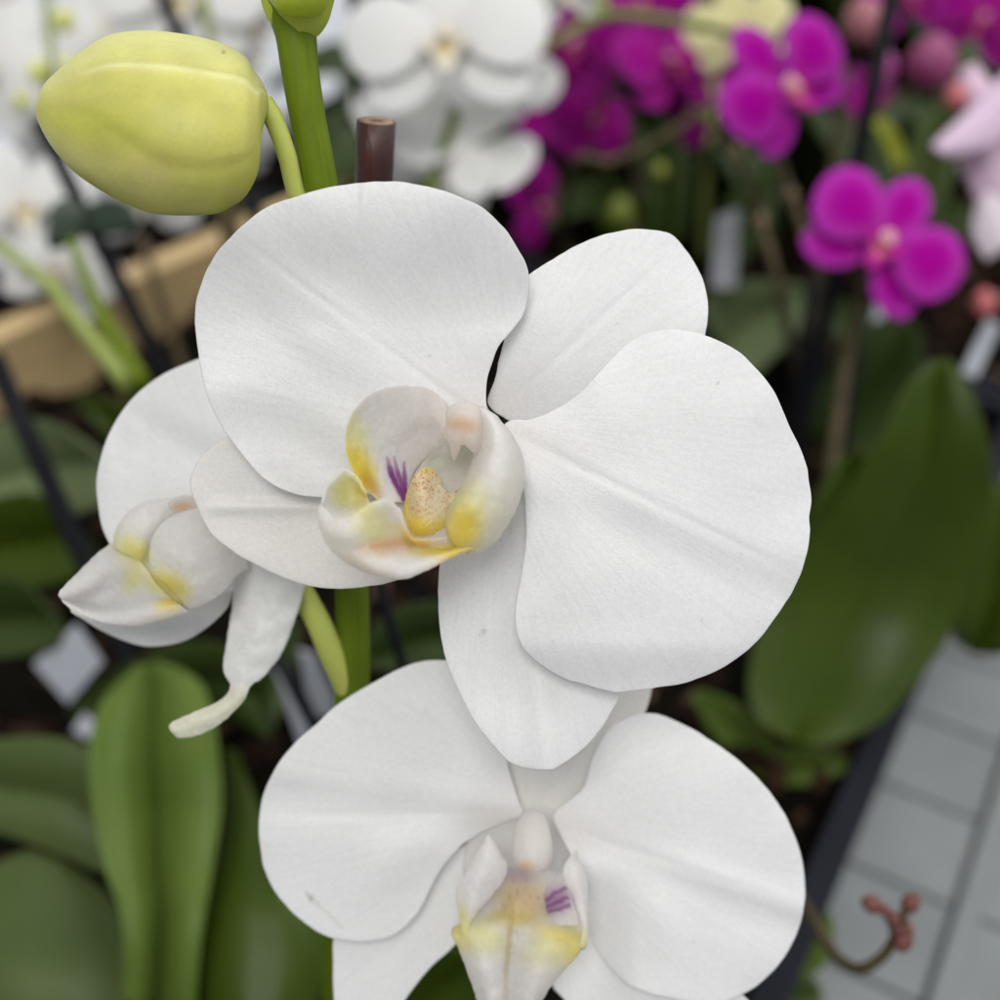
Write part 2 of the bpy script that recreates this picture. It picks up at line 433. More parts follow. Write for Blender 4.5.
OR = [(670,329),(686,330.5),(706,336),(722,342),(740,353),(752,364),(768,382),(780,404),(789,426),(800,448),(806.5,464),(809,480),(811,500),(809.5,516),(810,532),(807.5,550),(802,570),(792,592),(778,614),(760,638),(740,656),(718,670),(696,679.5),(676,685),(656,687.5),(634,691),(612,692),(589,686),(566,679),(545,668),(529,655),(519,640),(515,616),(520,580),(525,550),(526,520),(522,480),(512,445),(503,428),(512,420),(528,420),(546,414),(568,402),(589,384),(605,366),(626,345),(646,334)]
def ex_R(x, y):
    d = (y - 515) - (x - 640) * 0.42       # signed distance below the fold that runs to the right margin
    fade = sm(560, 640, x)
    z = 7.0 * fade * math.exp(-((d - 26) / 24) ** 2) - 6.0 * fade * math.exp(-((d + 12) / 22) ** 2)
    z += 22 * sm(600, 520, x) * sm(470, 640, y)
    return z * .32 + 14 * sm(640, 695, y)
petal('petal', OR, (660, 510), (506, 430), (800, 575), 14, 4, M_PETAL, f1, bow=16, cross=8, groove=(0.03, 1.0), ripple=(1.8, 6, 0.4), extra=ex_R, jag=0.8, color=w_petal, rings=52, segs=420)
OD = [(488,404),(494,382),(499,360),(507,330),(517,295),(529,275),(558,256),(584,242),(610,233),(636,229),(660,231),(672,235),(686,250),(698,269),(706,290),(708,312),(705,336),(694,372),(660,410),(600,432),(540,430),(508,420)]
def ex_D(x, y):
    return 22 * sm(640, 720, x) * sm(330, 230, y) + 16 * blob(x, y, 505, 425, 75, 60, 0, .98)
petal('sepal', OD, (598, 330), (498, 412), (680, 245), 30, 46, M_PETAL, f1, bow=12, cross=16, groove=(0.035, 0.8), extra=ex_D, jag=0.6, color=w_petal, rings=40, segs=320)
OSL = [(227,437),(211,447),(197,462),(190,483),(196,504),(211,533),(232,551),(258,566),(284,578),(310,586),(336,588.5),(372,586),(401,579),(430,566),(465,530),(485,480),(480,445),(440,430),(380,420),(300,420),(255,428)]
def ex_SL(x, y): return -4 * math.exp(-((y - 507) / 7) ** 2) * sm(420, 300, x) * sm(195, 225, x)
petal('sepal', OSL, (330, 505), (480, 460), (192, 485), 34, 40, M_PETAL, f1, bow=-6, cross=10, extra=ex_SL, jag=0.6, color=w_shade, rings=40, segs=300)
OSB = [(441,560),(438,598),(440,629),(446,660),(459,692),(477,725),(498,751),(511,763),(529,768.5),(550,770),(566,762),(586,746),(602,728),(614,707),(621,693),(640,640),(620,570),(570,500),(530,450),(505,432),(480,470),(455,520)]
def ex_SB(x, y):
    return -6 * math.exp(-((x - (538 + (y - 680) * .1)) / 14) ** 2) * sm(640, 700, y) - 10 * sm(640, 770, y)
petal('sepal', OSB, (532, 630), (500, 440), (545, 768), 34, 58, M_PETAL, f1, bow=4, cross=16, extra=ex_SB, jag=0.6, color=w_petal, rings=40, segs=300)

# lip: trough with a rolled front edge, an ear, and the throat behind
def lip_col(x, y, z):
    c = lw(x, y)
    c = mix(c, LEM, 0.9 * blob(x, y, 348, 492, 17, 17, 0, .5))
    c = mix(c, YEL, 0.45 * blob(x, y, 363, 500, 8, 14, 0, .8))
    c = mix(c, LEM, 0.75 * blob(x, y, 372, 528, 15, 24, -20, .8))
    c = mix(c, PEACH, 0.6 * blob(x, y, 396, 545, 34, 9, -8, .8))
    c = mix(c, PEACH, 0.5 * streak(x, y, [(372, 547), (400, 543), (425, 545)], 5))
    c = mix(c, YEL, 0.85 * blob(x, y, 446, 551, 30, 6, -6, .7))
    c = mix(c, YEL, 0.5 * blob(x, y, 412, 538, 20, 9, 30, .8))
    return c
r0 = [(321,504,-92),(333,516,-100),(350,515,-104),(368,504,-104),(386,499,-98),(400,509,-88),(404,526,-74),(414,538,-62),(436,538,-52),(458,535,-46)]
r1 = [(317,511,-94),(328,526,-104),(348,530,-112),(365,523,-104),(384,518,-86),(400,524,-72),(408,536,-60),(420,545,-50),(440,545,-48),(460,542,-48)]
r2 = [(318,522,-86),(328,537,-94),(348,544,-106),(366,545,-98),(385,541,-78),(402,544,-64),(415,550,-54),(430,551,-52),(447,550,-54),(464,545,-56)]
r3 = [(321,530,-76),(330,546,-82),(347,556,-94),(366,562,-104),(386,565,-102),(405,567,-98),(424,562,-90),(441,556,-82),(456,551,-74),(470,547,-66)]
r4 = [(326,536,-62),(334,551,-64),(349,563,-72),(367,571,-84),(386,575.5,-90),(405,577,-92),(426,569,-86),(445,559,-78),(460,552,-72),(474,548,-66)]
r5 = [(336,540,-46),(344,552,-46),(356,562,-50),(371,570,-60),(388,574,-68),(405,575,-72),(426,567,-72),(445,557,-68),(460,551,-66),(474,547.5,-62)]
lipA = patch_data([r0, r1, r2, r3, r4, r5], 60, 110, PzL, lip_col, 3.2 * K)
e0 = [(321,504,-92),(326,488,-86),(336,475,-78),(348,469,-72),(358,478,-66),(367,493,-62)]
e1 = [(323,508,-86),(331,499,-66),(341,489,-52),(350,486,-46),(359,490,-46),(368,497,-52)]
e2 = [(330,514,-82),(336,511,-62),(345,506,-46),(353,502,-42),(361,500,-44),(370,502,-50)]
e3 = [(338,518,-84),(343,517,-70),(350,515,-60),(357,512,-54),(365,508,-52),(373,506,-52)]
lipB = patch_data([e0, e1, e2, e3], 36, 50, PzL, lip_col, 2.4 * K)
t0 = [(436,440,8),(450,432,8),(468,432,6),(492,436,-4)]
t1 = [(420,466,4),(442,470,9),(466,470,9),(496,474,-10)]
t2 = [(398,496,-14),(432,500,-4),(460,502,-6),(490,506,-28)]
t3 = [(378,505,-40),(414,530,-30),(446,532,-32),(478,536,-44)]
t4 = [(366,512,-64),(402,546,-48),(438,548,-46),(472,547,-56)]
def throat_col(x, y, z):
    c = (0.82, 0.81, 0.74)
    c = mix(c, (0.80, 0.74, 0.72), sm(500, 530, y))
    return mix(c, lip_col(x, y, z), sm(505, 540, y) * 0.6)
lipC = patch_data([t0, t1, t2, t3, t4], 50, 40, PzL, throat_col, 3.0 * K)
V, f, c, s = join(lipA, lipB, lipC)
mk('lip', V, f, M_LIP, f1, c, s)

def lobe_col(x, y, z):
    c = (0.90, 0.88, 0.865)
    c = mix(c, (0.88, 0.84, 0.81), blob(x, y, 425, 440, 26, 36, 20, .8) * .6)
    yb = blob(x, y, 352, 450, 17, 36, -12, .7)
    c = mix(c, LEM, yb * 0.8)
    c = mix(c, YEL, 0.95 * blob(x, y, 358, 470, 13, 26, -32, .7))
    c = mix(c, (0.66, 0.40, 0.03), 0.6 * blob(x, y, 369, 485, 6, 14, -30, .8))
    tp_ = sm(454, 478, y)
    for pl, wd, a in (([(387,458),(390,472),(396,486),(404,499)],4.0,.95), ([(394,457),(397,472),(404,492)],3.2,.85), ([(404,462),(404,476),(405,492)],3.2,.85), ([(391,470),(396,484),(404,497)],7,.40)):
        c = mix(c, PURP, a * (.35 + .65 * tp_) * streak(x, y, pl, wd * (.55 + .45 * tp_)))
    return c
a0 = [(381,503,-50),(362,484,-58),(349,462,-64),(345,438,-68),(351,414,-68),(369,394,-62),(390,386,-54),(412,384.5,-46),(433,389,-38),(448,403,-30)]
a1 = [(384,503,-46),(370,484,-46),(358,460,-50),(354,436,-52),(361,414,-50),(377,399,-46),(395,392,-40),(413,391,-34),(432,395,-28),(448,409,-22)]
a2 = [(389,503,-40),(380,484,-32),(372,460,-30),(370,438,-30),(378,420,-28),(391,409,-24),(404,403,-20),(418,402,-16),(434,407,-12),(449,420,-10)]
a3 = [(398,502,-32),(393,484,-20),(390,464,-14),(394,448,-10),(404,436,-7),(414,429,-4),(424,426,-2),(434,426,0),(442,429,2),(450,436,3)]
a4 = [(406,503,-26),(408,490,-12),(412,476,-3),(420,465,3),(428,458,6),(436,454,8),(442,452,9),(446,451,10),(449,452,10),(453,455,10)]
patch('side_lobe', [a0, a1, a2, a3, a4], 90, 130, M_LIP, f1, color=lobe_col, th=2.2)
def lobe2_col(x, y, z):
    c = (0.90, 0.885, 0.865)
    c = mix(c, LEM, 0.75 * blob(x, y, 466, 515, 20, 30, 20, .8))
    return mix(c, YEL, 0.9 * blob(x, y, 464, 528, 14, 19, 15, .7))
b_ = [(470,426,-4),(474,446,-10),(470,466,-18),(460,486,-26),(451,502,-32),(446,516,-38),(446,530,-42),(452,543,-46)]
b0 = [(478,408,-30),(490,427,-52),(492,447,-62),(485,471,-72),(470,495,-76),(456,515,-74),(451,532,-70),(458,549,-62)]
b1 = [(483,407,-34),(499,427,-56),(504,452,-68),(499,480,-78),(487,505,-80),(473,524,-78),(465,540,-72),(464,552,-63)]
b2 = [(491,411,-26),(511,437,-40),(516,464,-52),(512,491,-60),(502,515,-64),(488,535,-64),(476,547,-62),(469,554.5,-58)]
b3 = [(497,418,-10),(517,446,-16),(523,469,-24),(521,492,-32),(512,515,-38),(500,535,-42),(485,549,-46),(474,553,-50)]
b4 = [(496,426,8),(512,452,8),(516,474,2),(514,494,-6),(506,514,-14),(494,531,-22),(481,543,-30),(473,549,-40)]
patch('side_lobe', [b_, b0, b1, b2, b3, b4], 80, 70, M_LIP, f1, color=lobe2_col, th=2.6)

# column with its anther cap and two teeth
OC = [(446,411),(453,404),(464,401),(476,404),(487,413),(493,428),(494,445),(489,457),(481,460),(472,452),(464,445),(459,448),(457,458),(453,461),(450,452),(449,443),(443,437),(443,430),(446,424)]
def col_col(x, y, s, t, r):
    c = (0.86, 0.83, 0.80)
    c = mix(c, PEACH, 0.75 * blob(x, y, 463, 425, 13, 7, 8, .8))
    return mix(c, (0.80, 0.74, 0.66), 0.6 * blob(x, y, 458, 447, 10, 14, 0, .8))
petal('column', OC, (468, 428), (488, 410), (448, 445), -14, -30, M_LIP, f1, bow=0, extra=lambda x, y: -24 * (1 - min(1, ((x - 468) / 26) ** 2)) * (1 - min(1, ((y - 424) / 34) ** 2)), th=7, color=col_col, rings=24, segs=120)
# warty callus
OK_ = [(405,500),(404,515),(409,530),(420,538),(436,534),(450,527),(463,513),(471,498),(466,489),(457,489),(450,493),(443,487),(438,475),(428,467),(416,474),(409,486)]
rr_ = random.Random(3)
SPOTS = [(rr_.uniform(408, 468), rr_.uniform(468, 522), rr_.uniform(0.6, 1.25)) for _ in range(220)]
def cal_col(x, y, s, t, r):
    c = mix((0.91, 0.83, 0.50), (0.91, 0.85, 0.68), blob(x, y, 432, 496, 24, 26, 0, .8))
    c = mix(c, YEL, 0.85 * max(blob(x, y, 417, 527, 18, 10, 25, .8), blob(x, y, 404, 512, 5, 16, 0, .8), .8 * blob(x, y, 440, 527, 20, 7, -20, .8), .5 * blob(x, y, 428, 470, 8, 5, 0, .8)))
    g = 0
    for sx, sy, sr in SPOTS:
        if abs(x - sx) < 3 and abs(y - sy) < 3: g = max(g, 1 - sm(sr * .5, sr * 1.25, math.hypot(x - sx, y - sy)))
    g *= max(blob(x, y, 426, 480, 22, 16, 0, .5), blob(x, y, 456, 500, 16, 14, -30, .5), .7 * blob(x, y, 420, 505, 14, 22, 0, .5))
    return mix(c, (0.58, 0.16, 0.08), 0.75 * g)
def ex_cal(x, y):
    def gg(cx, cy, rx, ry): return math.exp(-(((x - cx) / rx) ** 2 + ((y - cy) / ry) ** 2))
    hgt = 17 * gg(421, 490, 9.5, 25) + 15 * gg(456, 500, 10, 9) + 9 * gg(438, 510, 17, 16) + 9 * gg(421, 526, 15, 10)
    return -hgt + 1.5 * noise.noise(Vector((x / 3.4, y / 3.4, 3)))
petal('callus', OK_, (428, 508), (440, 470), (420, 538), -16, -30, M_LIP, f1, extra=ex_cal, th=5, color=cal_col, rings=60, segs=200)

# ---------------- the flower below it
f2 = empty('flower', Pz(532, 825, 190), orchid)
NLo = [(465,664),(444,660.5),(420,662),(399,669),(369,685),(339,704),(316,724),(294,744),(276,767),(264,793),(259,820),(260,847),(267,877),(282,901),(303,922),(324,935),(348,941),(372,941),(392,936),(410,922),(424,902),(436,877),(456,851),(480,833),(505,822),(522,815),(518,800),(508,768),(500,730),(486,690)]
def ex_NL(x, y):
    d = (y - 792) - (x - 300) * 0.13
    z = 5 * sm(500, 440, x) * math.exp(-((d - 6) / 26) ** 2) - 2.5 * math.exp(-((d + 14) / 16) ** 2)
    q = (y - 872) + (x - 330) * 0.55 - 60 * math.exp(-((x - 480) / 70) ** 2) * 0
    z += -8 * math.exp(-((q - 20) / 34) ** 2) * sm(330, 400, x) * sm(500, 440, x)
    return z + 14 * sm(440, 510, x) * sm(800, 850, y)
petal('petal', NLo, (385, 805), (520, 812), (262, 815), 176, 168, M_PETAL, f2, bow=8, cross=6, groove=(0.035, 0.8), ripple=(1.2, 5, 2), extra=ex_NL, jag=0.6, color=w_petal, rings=44, segs=320)
NRo = [(645,713),(676,721),(710,740),(744,765),(775,799),(792,830),(802,861),(805,893),(800,925),(785,956),(764,980),(741,995),(710,1004),(669,998),(635,988),(615,973),(598,952),(588,929),(581,895),(574,862),(560,835),(553,815),(570,800),(584,786),(593,757),(610,728)]
def ex_NR(x, y):
    d = (y - 838) - (x - 600) * 0.36
    z = 3.5 * sm(580, 640, x) * math.exp(-((d - 24) / 26) ** 2) - 4.5 * sm(620, 720, x) * math.exp(-((d + 2) / 14) ** 2)
    q = math.hypot((x - 590) / 1.0, (y - 960) / 1.25)
    z += -5 * math.exp(-((q - 78) / 24) ** 2) * sm(840, 880, y)
    return z + 20 * sm(640, 590, x) * sm(860, 940, y)
petal('petal', NRo, (690, 865), (556, 825), (800, 905), 176, 172, M_PETAL, f2, bow=12, cross=6, groove=(0.035, 0.7), ripple=(1.2, 5, 0), extra=ex_NR, jag=0.6, color=w_petal, rings=44, segs=320)
NDo = [(652,688),(640,722),(600,775),(560,818),(535,826),(518,806),(507,770),(500,730),(505,680),(530,640),(580,625),(630,640),(652,665)]
petal('sepal', NDo, (575, 725), (540, 822), (610, 630), 196, 236, M_PETAL, f2, bow=4, cross=14, groove=(0.12, 5), color=w_shade)
NS1 = [(336,934),(333,965),(334,1000),(340,1040),(355,1068),(370,1060),(385,1035),(405,1000),(430,968),(452,948),(490,905),(525,850),(500,830),(450,855),(400,910),(365,928)]
petal('sepal', NS1, (405, 955), (520, 845), (345, 1065), 192, 200, M_PETAL, f2, bow=4, cross=10, color=w_petal)
NS2 = [(575,880),(620,930),(700,975),(748,1000),(752,1040),(722,1072),(660,1078),(600,1046),(566,1002),(552,984),(562,960),(566,915)]
petal('sepal', NS2, (625, 990), (565, 890), (735, 1060), 190, 200, M_PETAL, f2, bow=4, cross=10, color=w_petal)
def n_col(x, y, z):
    c = (0.90, 0.88, 0.86)
    c = mix(c, YEL, 0.65 * blob(x, y, 459, 932, 8, 15, -20, .8))
    c = mix(c, LEM, 0.75 * max(blob(x, y, 478, 936, 28, 14, 14, .95), blob(x, y, 562, 945, 32, 16, -14, .95)))
    c = mix(c, YEL, 0.55 * max(blob(x, y, 562, 937, 26, 8, 14, .95), blob(x, y, 575, 950, 9, 15, 30, .9)))
    c = mix(c, (0.86, 0.71, 0.42), 0.75 * blob(x, y, 522, 901, 26, 21, 0, .6)); c = mix(c, (0.60, 0.36, 0.16), 0.35 * sm(.15, .45, noise.noise(Vector((x / 4, y / 4, 9)))) * blob(x, y, 522, 898, 26, 18, 0, .6))
    c = mix(c, (0.78, 0.66, 0.20), 0.7 * blob(x, y, 514, 918, 24, 8, 0, .8))
    c = mix(c, (0.62, 0.44, 0.16), 0.42 * streak(x, y, [(514, 890), (511, 925), (509, 940), (506, 968), (504, 1010)], 4.2) * sm(895, 935, y) * (1 - .5 * sm(960, 1000, y)))
    c = mix(c, PURP, 0.3 * blob(x, y, 518, 876, 13, 7, 12, .9))
    return c
def n_lobe(x, y, z):
    c = (0.90, 0.88, 0.865)
    return mix(c, LEM, 0.9 * blob(x, y, 463, 930, 9, 22, -10, .8))
def n_lobe2(x, y, z):
    c = (0.90, 0.88, 0.86)
    c = mix(c, LEM, 0.8 * blob(x, y, 572, 948, 16, 16, 0, .8))
    c = mix(c, PURP, .55 * blob(x, y, 556, 901, 14, 11, -25, .9))
    for pl in ([(544,903),(556,893),(566,888)], [(544,909),(558,902),(568,897)], [(545,913),(560,909),(570,905)]):
        c = mix(c, PURP, 0.6 * streak(x, y, pl, 2.8))
    return c
# midlobe, running forward and down out of the throat
m0 = [(500,866,176),(512,868,172),(528,868,170),(545,868,172),(562,872,178)]
m1 = [(490,890,168),(508,890,150),(525,888,146),(545,890,150),(570,895,166)]
m2 = [(470,916,140),(498,912,130),(520,910,120),(548,914,130),(584,920,140)]
m3 = [(452,930,118),(484,932,104),(514,930,113),(548,934,104),(588,938,118)]
m4 = [(459,950,110),(484,952,94),(512,954,109),(544,954,94),(577,956,108)]
m5 = [(469,978,108),(488,982,92),(510,986,105),(534,984,92),(556,980,106)]
m6 = [(481,1012,110),(494,1018,96),(509,1024,104),(522,1018,96),(536,1010,110)]
V, f, c, s = patch_data([m0, m1, m2, m3, m4, m5, m6], 90, 80, PzL, n_col, 2.4 * K)
mk('lip', V, f, M_LIP, f2, c, s)
def sl(rows, colr): patch('side_lobe', rows, 50, 46, M_LIP, f2, color=colr, th=2.2)
sl([[(489,834,112),(489,834,112),(489,834.5,112)], [(477,853,106),(488,850,100),(501,854,112)], [(464,876,104),(484,874,96),(508,868,114)], [(456,895,106),(476,893,98),(500,886,116)],
    [(459,915,108),(470,912,102),(484,904,116)], [(462,930,108),(466,926,106),(472,920,114)], [(463,940,110),(465,939,109),(467,936,112)]], n_lobe)
sl([[(575,849,112),(576,849,112),(577,850,114)], [(565,864,112),(572,862,112),(581,864,120)], [(563,876,106),(575,876,104),(587,882,118)], [(572,896,104),(580,894,104),(588,902,118)],
    [(579,914,104),(584,914,104),(588,918,116)], [(583,930,106),(585,931,106),(588,936,114)], [(578,950,110),(582,950,110),(586,948,114)]], n_lobe2)
# inner wall on the right with the purple bars
sl([[(560,872,150),(566,874,134),(568,876,118)], [(546,890,146),(560,888,130),(570,890,114)], [(542,908,138),(560,906,126),(574,906,112)], [(540,926,126),(562,926,116),(580,926,108)]], n_lobe2)
petal('throat', [(470,835),(500,815),(535,808),(570,815),(590,850),(592,890),(570,905),(530,900),(490,905),(465,880)], (530, 860), (530, 812), (530, 900), 186, 172, M_LIP, f2, color=lambda x, y, s, t, r: (0.90, 0.88, 0.86), rings=14, segs=60)
NC = [(512,850),(513,838),(517,822),(524,812),(532,809),(541,812),(548,823),(552,840),(553,856),(549,868),(540,872),(530,872),(520,871),(514,862)]
def nc_col(x, y, s, t, r):
    c = (0.86, 0.835, 0.81)
    return mix(c, (0.74, 0.50, 0.30), 0.6 * blob(x, y, 526, 868, 8, 6, 0, .8))
petal('column', NC, (532, 842), (532, 812), (532, 870), 150, 122, M_LIP, f2, th=6, color=nc_col, rings=24, segs=90,
      extra=lambda x, y: -34 * math.sqrt(max(0, 1 - ((x - 532) / 23) ** 2 - ((y - 842) / 36) ** 2)))

# ---------------- the flower seen from its side
f3 = empty('flower', Pz(228, 535, 150), orchid)
K1 = [(225,350),(195,360),(160,376),(130,401),(108,436),(97,475),(98,505),(105,535),(125,560),(170,560),(215,520),(240,470),(250,420),(245,375)]
def ex_K1(x, y):
    d = (y - 440) - (x - 170) * 0.55
    return 7 * math.exp(-(d / 22) ** 2) - 16 * sm(150, 97, x)
petal('petal', K1, (172, 455), (226, 520), (150, 375), 150, 182, M_PETALF, f3, bow=8, cross=12, extra=ex_K1, color=w_petal)
K2 = [(72,606),(84,620),(110,635),(140,645.5),(165,645.5),(190,638.5),(215,621),(230,602),(228,580),(180,575),(120,580)]
petal('sepal', K2, (155, 610), (228, 588), (75, 608), 168, 150, M_PETALF, f3, bow=-6, extra=lambda x, y: 34 * sm(612, 646, y), color=w_petal)
kr = [[(240,540,162),(275,535,150),(310,545,156)], [(234,575,160),(270,580,144),(304,590,152)], [(231,610,156),(264,614,140),(294,625,150)], [(226,642,152),(254,648,136),(281,655,146)],
      [(223,668,146),(244,672,134),(264,677,140)], [(230,686,140),(241,687,132),(252,685,136)], [(224,698,134),(233,702,127),(242,702,132)], [(205,708,128),(213,715,121),(221,723,128)], [(182,717,124),(190,725,119),(200,735,124)], [(172,722,123),(178,730,118),(184,737.5,122)], [(168.5,728,122),(171,731.5,120),(174.5,735,122)]]
patch('sepal', kr, 110, 26, M_PETALF, f3, color=lambda x, y, z: mix((0.80, 0.80, 0.785), (0.72, 0.72, 0.56), sm(676, 700, y) * .8), th=5)
def k_col(x, y, z):
    c = (0.90, 0.885, 0.87)
    c = mix(c, LEM, 0.9 * blob(x, y, 132, 549, 17, 12, 25, .7))
    c = mix(c, YEL, 0.35 * blob(x, y, 138, 553, 12, 6, 25, .7))
    c = mix(c, LEM, 0.9 * blob(x, y, 166, 582, 22, 13, 25, .8))
    c = mix(c, YEL, 0.6 * blob(x, y, 172, 586, 16, 8, 25, .8))
    c = mix(c, YEL, 0.8 * blob(x, y, 170, 604, 13, 5, -10, .8))
    return mix(c, LEM, 0.7 * blob(x, y, 134, 575, 8, 18, 20, .8))
# far lobe, near lobe, pouch-like midlobe
patch('side_lobe', [[(112,548,112),(116,530,108),(129,511,106),(150,500,112),(176,498,126)], [(118,550,100),(124,532,94),(136,516,94),(154,507,104),(176,505,120)], [(132,557,96),(138,542,90),(147,528,92),(160,518,104),(176,514,122)], [(142,560,104),(148,546,104),(154,536,106),(164,526,116),(178,520,130)]], 40, 60, M_LIP, f3, color=k_col, th=2.2)
patch('side_lobe', [[(152,574,80),(149,556,80),(152,538,82),(163,522,88),(184,511,100),(214,508,122),(240,515,140)], [(160,580,76),(162,558,72),(168,540,74),(180,527,80),(198,520,94),(220,520,118),(242,524,138)],
                    [(168,588,78),(180,568,70),(190,552,70),(202,543,78),(216,538,94),(230,538,114),(244,540,134)], [(178,598,84),(196,590,78),(208,578,80),(218,566,88),(228,558,102),(238,556,120),(246,556,136)],
                    [(188,610,92),(206,604,90),(220,596,94),(230,586,104),(236,578,116),(242,572,128),(248,570,140)]], 60, 70, M_LIP, f3, color=k_col, th=2.2)
patch('lip', [[(60,592,88),(64,586,92),(76,574,104),(96,554,120),(116,541,126),(128,545,126)], [(58.5,595,85),(66,593,88),(84,586,98),(106,568,110),(126,558,112),(144,566,108)], [(61,598,88),(69,600,100),(88,597,118),(112,588,122),(136,580,112),(160,588,98)],
              [(62,600,90),(72,604,102),(92,605,118),(118,601,116),(146,596,102),(174,600,92)], [(64,602,84),(76,609,84),(98,614,88),(124,615,86),(152,610,80),(182,606,84)], [(68,606,88),(80,614,84),(104,623,86),(136,626,88),(164,620,88),(190,612,90)]], 60, 80, M_LIP, f3, color=k_col, th=3.6)
patch('throat', [[(118,545,122),(140,530,122),(170,512,124),(230,520,140)], [(126,566,128),(150,560,120),(184,560,116),(236,560,132)], [(130,590,134),(156,596,124),(190,606,112),(234,590,124)]], 24, 24, M_LIP, f3, color=k_col, th=3)
petal('column', [(168,505),(174,498),(184,495),(196,498),(206,508),(206,518),(192,520),(178,516)], (187, 508), (204, 514), (170, 506), 126, 104, M_LIP, f3, th=10,
      color=lambda x, y, s, t, r: mix((0.80, 0.76, 0.73), PEACH, .6 * blob(x, y, 182, 507, 9, 5, 0, .8)), rings=14, segs=60)
# flower stalks
pxtube('pedicel', [(240,530,.2265,20), (280,560,.228,24), (312,610,.2310,25), (330,648,.2355,27), (350,690,.2425,28)], M_PEDI, orchid, 16, 30)
pxtube('pedicel', [(262,102,.2015,22), (274,120,.2025,20), (287,155,.2045,19), (297,195,.2075,19), (318,245,.2125,22), (334,290,.2150,24)], M_PEDI, orchid, 16, 30)
pxtube('pedicel', [(488,430,.2095,18), (470,400,.2140,18), (420,380,.218,18), (346,430,.2235,20)], M_PEDI, orchid, 14, 24)
pxtube('pedicel', [(540,815,.236,18), (520,780,.246,18), (430,740,.256,18), (350,800,.259,20)], M_PEDI, orchid, 14, 24)

# ---------------- buds
def bud(name, axis, top, bot, dz, seams, colf, parent, flat=0.92, n=90, m=120):
    """closed body: axis (x0,y0)-(x1,y1) in photo px; top/bot: [(x, y)] outlines"""
    (x0, y0), (x1, y1) = axis
    def at(pl, x):
        for (a, b), (c, d) in zip(pl, pl[1:]):
            if a <= x <= c: return b + (d - b) * (x - a) / (c - a)
        return pl[0][1] if x < pl[0][0] else pl[-1][1]
    tp = open_spline(top, 200); bt = open_spline(bot, 200)
    V, cl, sts, faces = [], [], [], []
    for i in range(n + 1):
        u = i / n; u = 0.5 - 0.5 * math.cos(math.pi * u)
        x = x0 + (x1 - x0) * u
        yt, yb = at(tp, x), at(bt, x); cy, r = (yt + yb) / 2, max(0.3, (yb - yt) / 2)
        for k in range(m):
            ph = 2 * math.pi * k / m           # 0 towards the viewer, 90 deg = up
            ph_d = math.degrees(ph); ph_d = ph_d - 360 if ph_d > 180 else ph_d
            q = 1 + seams(u, ph_d)
            q = 1 + (q - 1) * sm(0, .08, u) * sm(1.0, .97, u)
            rr = r * q
            V.append(Pz(x, cy - rr * math.sin(ph), dz - rr * flat * math.cos(ph)))
            cl.append(colf(u, ph_d, x, cy - r * math.sin(ph))); sts.append((ph / 6, u, 0))
    for i in range(n):
        for k in range(m):
            k2 = (k + 1) % m
            faces.append((i * m + k, i * m + k2, (i + 1) * m + k2, (i + 1) * m + k))
    faces.append(tuple(range(m))); faces.append(tuple(n * m + k for k in range(m)))
    return mk(name, V, faces, M_BUD, parent, cl, sts)
btop = [(34.5,108),(38,97),(44,84),(56,72),(72,58),(85,48),(112,34),(150,30.5),(190,35),(224,44),(245,56),(254,70),(264,85),(268.5,100),(268,112)]
bbot = [(34.5,108),(38,122),(51,146),(72,170),(95,187),(126,204),(160,214.5),(211,214.5),(231,207),(245,197),(256,178),(260,160),(261,140),(264,124),(268,112)]
def seam(u, p):
    up_ = 38 + 11 * sm(.3, 0, u) + 8 * sm(.75, 1, u); lo_ = 14 - 36 * sm(0.02, 0.65, u) 
    mid = sm(lo_ - 8, lo_ + 6, p) * sm(up_ + 3, up_ - 2, p) * sm(.06, .2, u)
    z = 0.040 * mid - 0.008 * math.exp(-((p - lo_ + 7) / 5) ** 2) - 0.02 * math.exp(-((p - up_ - 5) / 5) ** 2)
    lo2 = -52 + 60 * sm(.30, .02, u)
    return z - 0.013 * sm(.42, .2, u) * math.exp(-((p - lo2) / 4) ** 2)
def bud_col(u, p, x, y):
    c = mix((0.485, 0.47, 0.125), (0.53, 0.53, 0.20), sm(10, 70, p))  # top highlight and shaded underside put into the colour: paler above, deeper below
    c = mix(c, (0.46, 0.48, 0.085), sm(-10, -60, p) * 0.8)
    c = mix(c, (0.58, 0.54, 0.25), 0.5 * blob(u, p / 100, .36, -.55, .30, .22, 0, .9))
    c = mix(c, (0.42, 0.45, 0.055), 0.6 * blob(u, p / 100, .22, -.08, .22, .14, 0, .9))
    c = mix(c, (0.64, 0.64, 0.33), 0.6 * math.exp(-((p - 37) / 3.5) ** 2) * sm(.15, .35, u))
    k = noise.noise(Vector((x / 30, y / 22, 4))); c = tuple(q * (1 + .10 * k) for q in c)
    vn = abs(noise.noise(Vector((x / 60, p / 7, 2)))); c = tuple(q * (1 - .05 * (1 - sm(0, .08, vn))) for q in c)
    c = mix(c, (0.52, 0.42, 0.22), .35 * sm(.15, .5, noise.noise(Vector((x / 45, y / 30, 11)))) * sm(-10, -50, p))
    for (a, b) in ((93, 68), (224, 52)):
        if math.hypot(x - a, y - b) < 1.3 and -90 < p < 90: c = mix(c, (0.16, 0.15, 0.04), 0.7)
    return c
bud('bud', ((34.5, 0), (268.5, 0)), btop, bbot, 6, seam, bud_col, orchid)
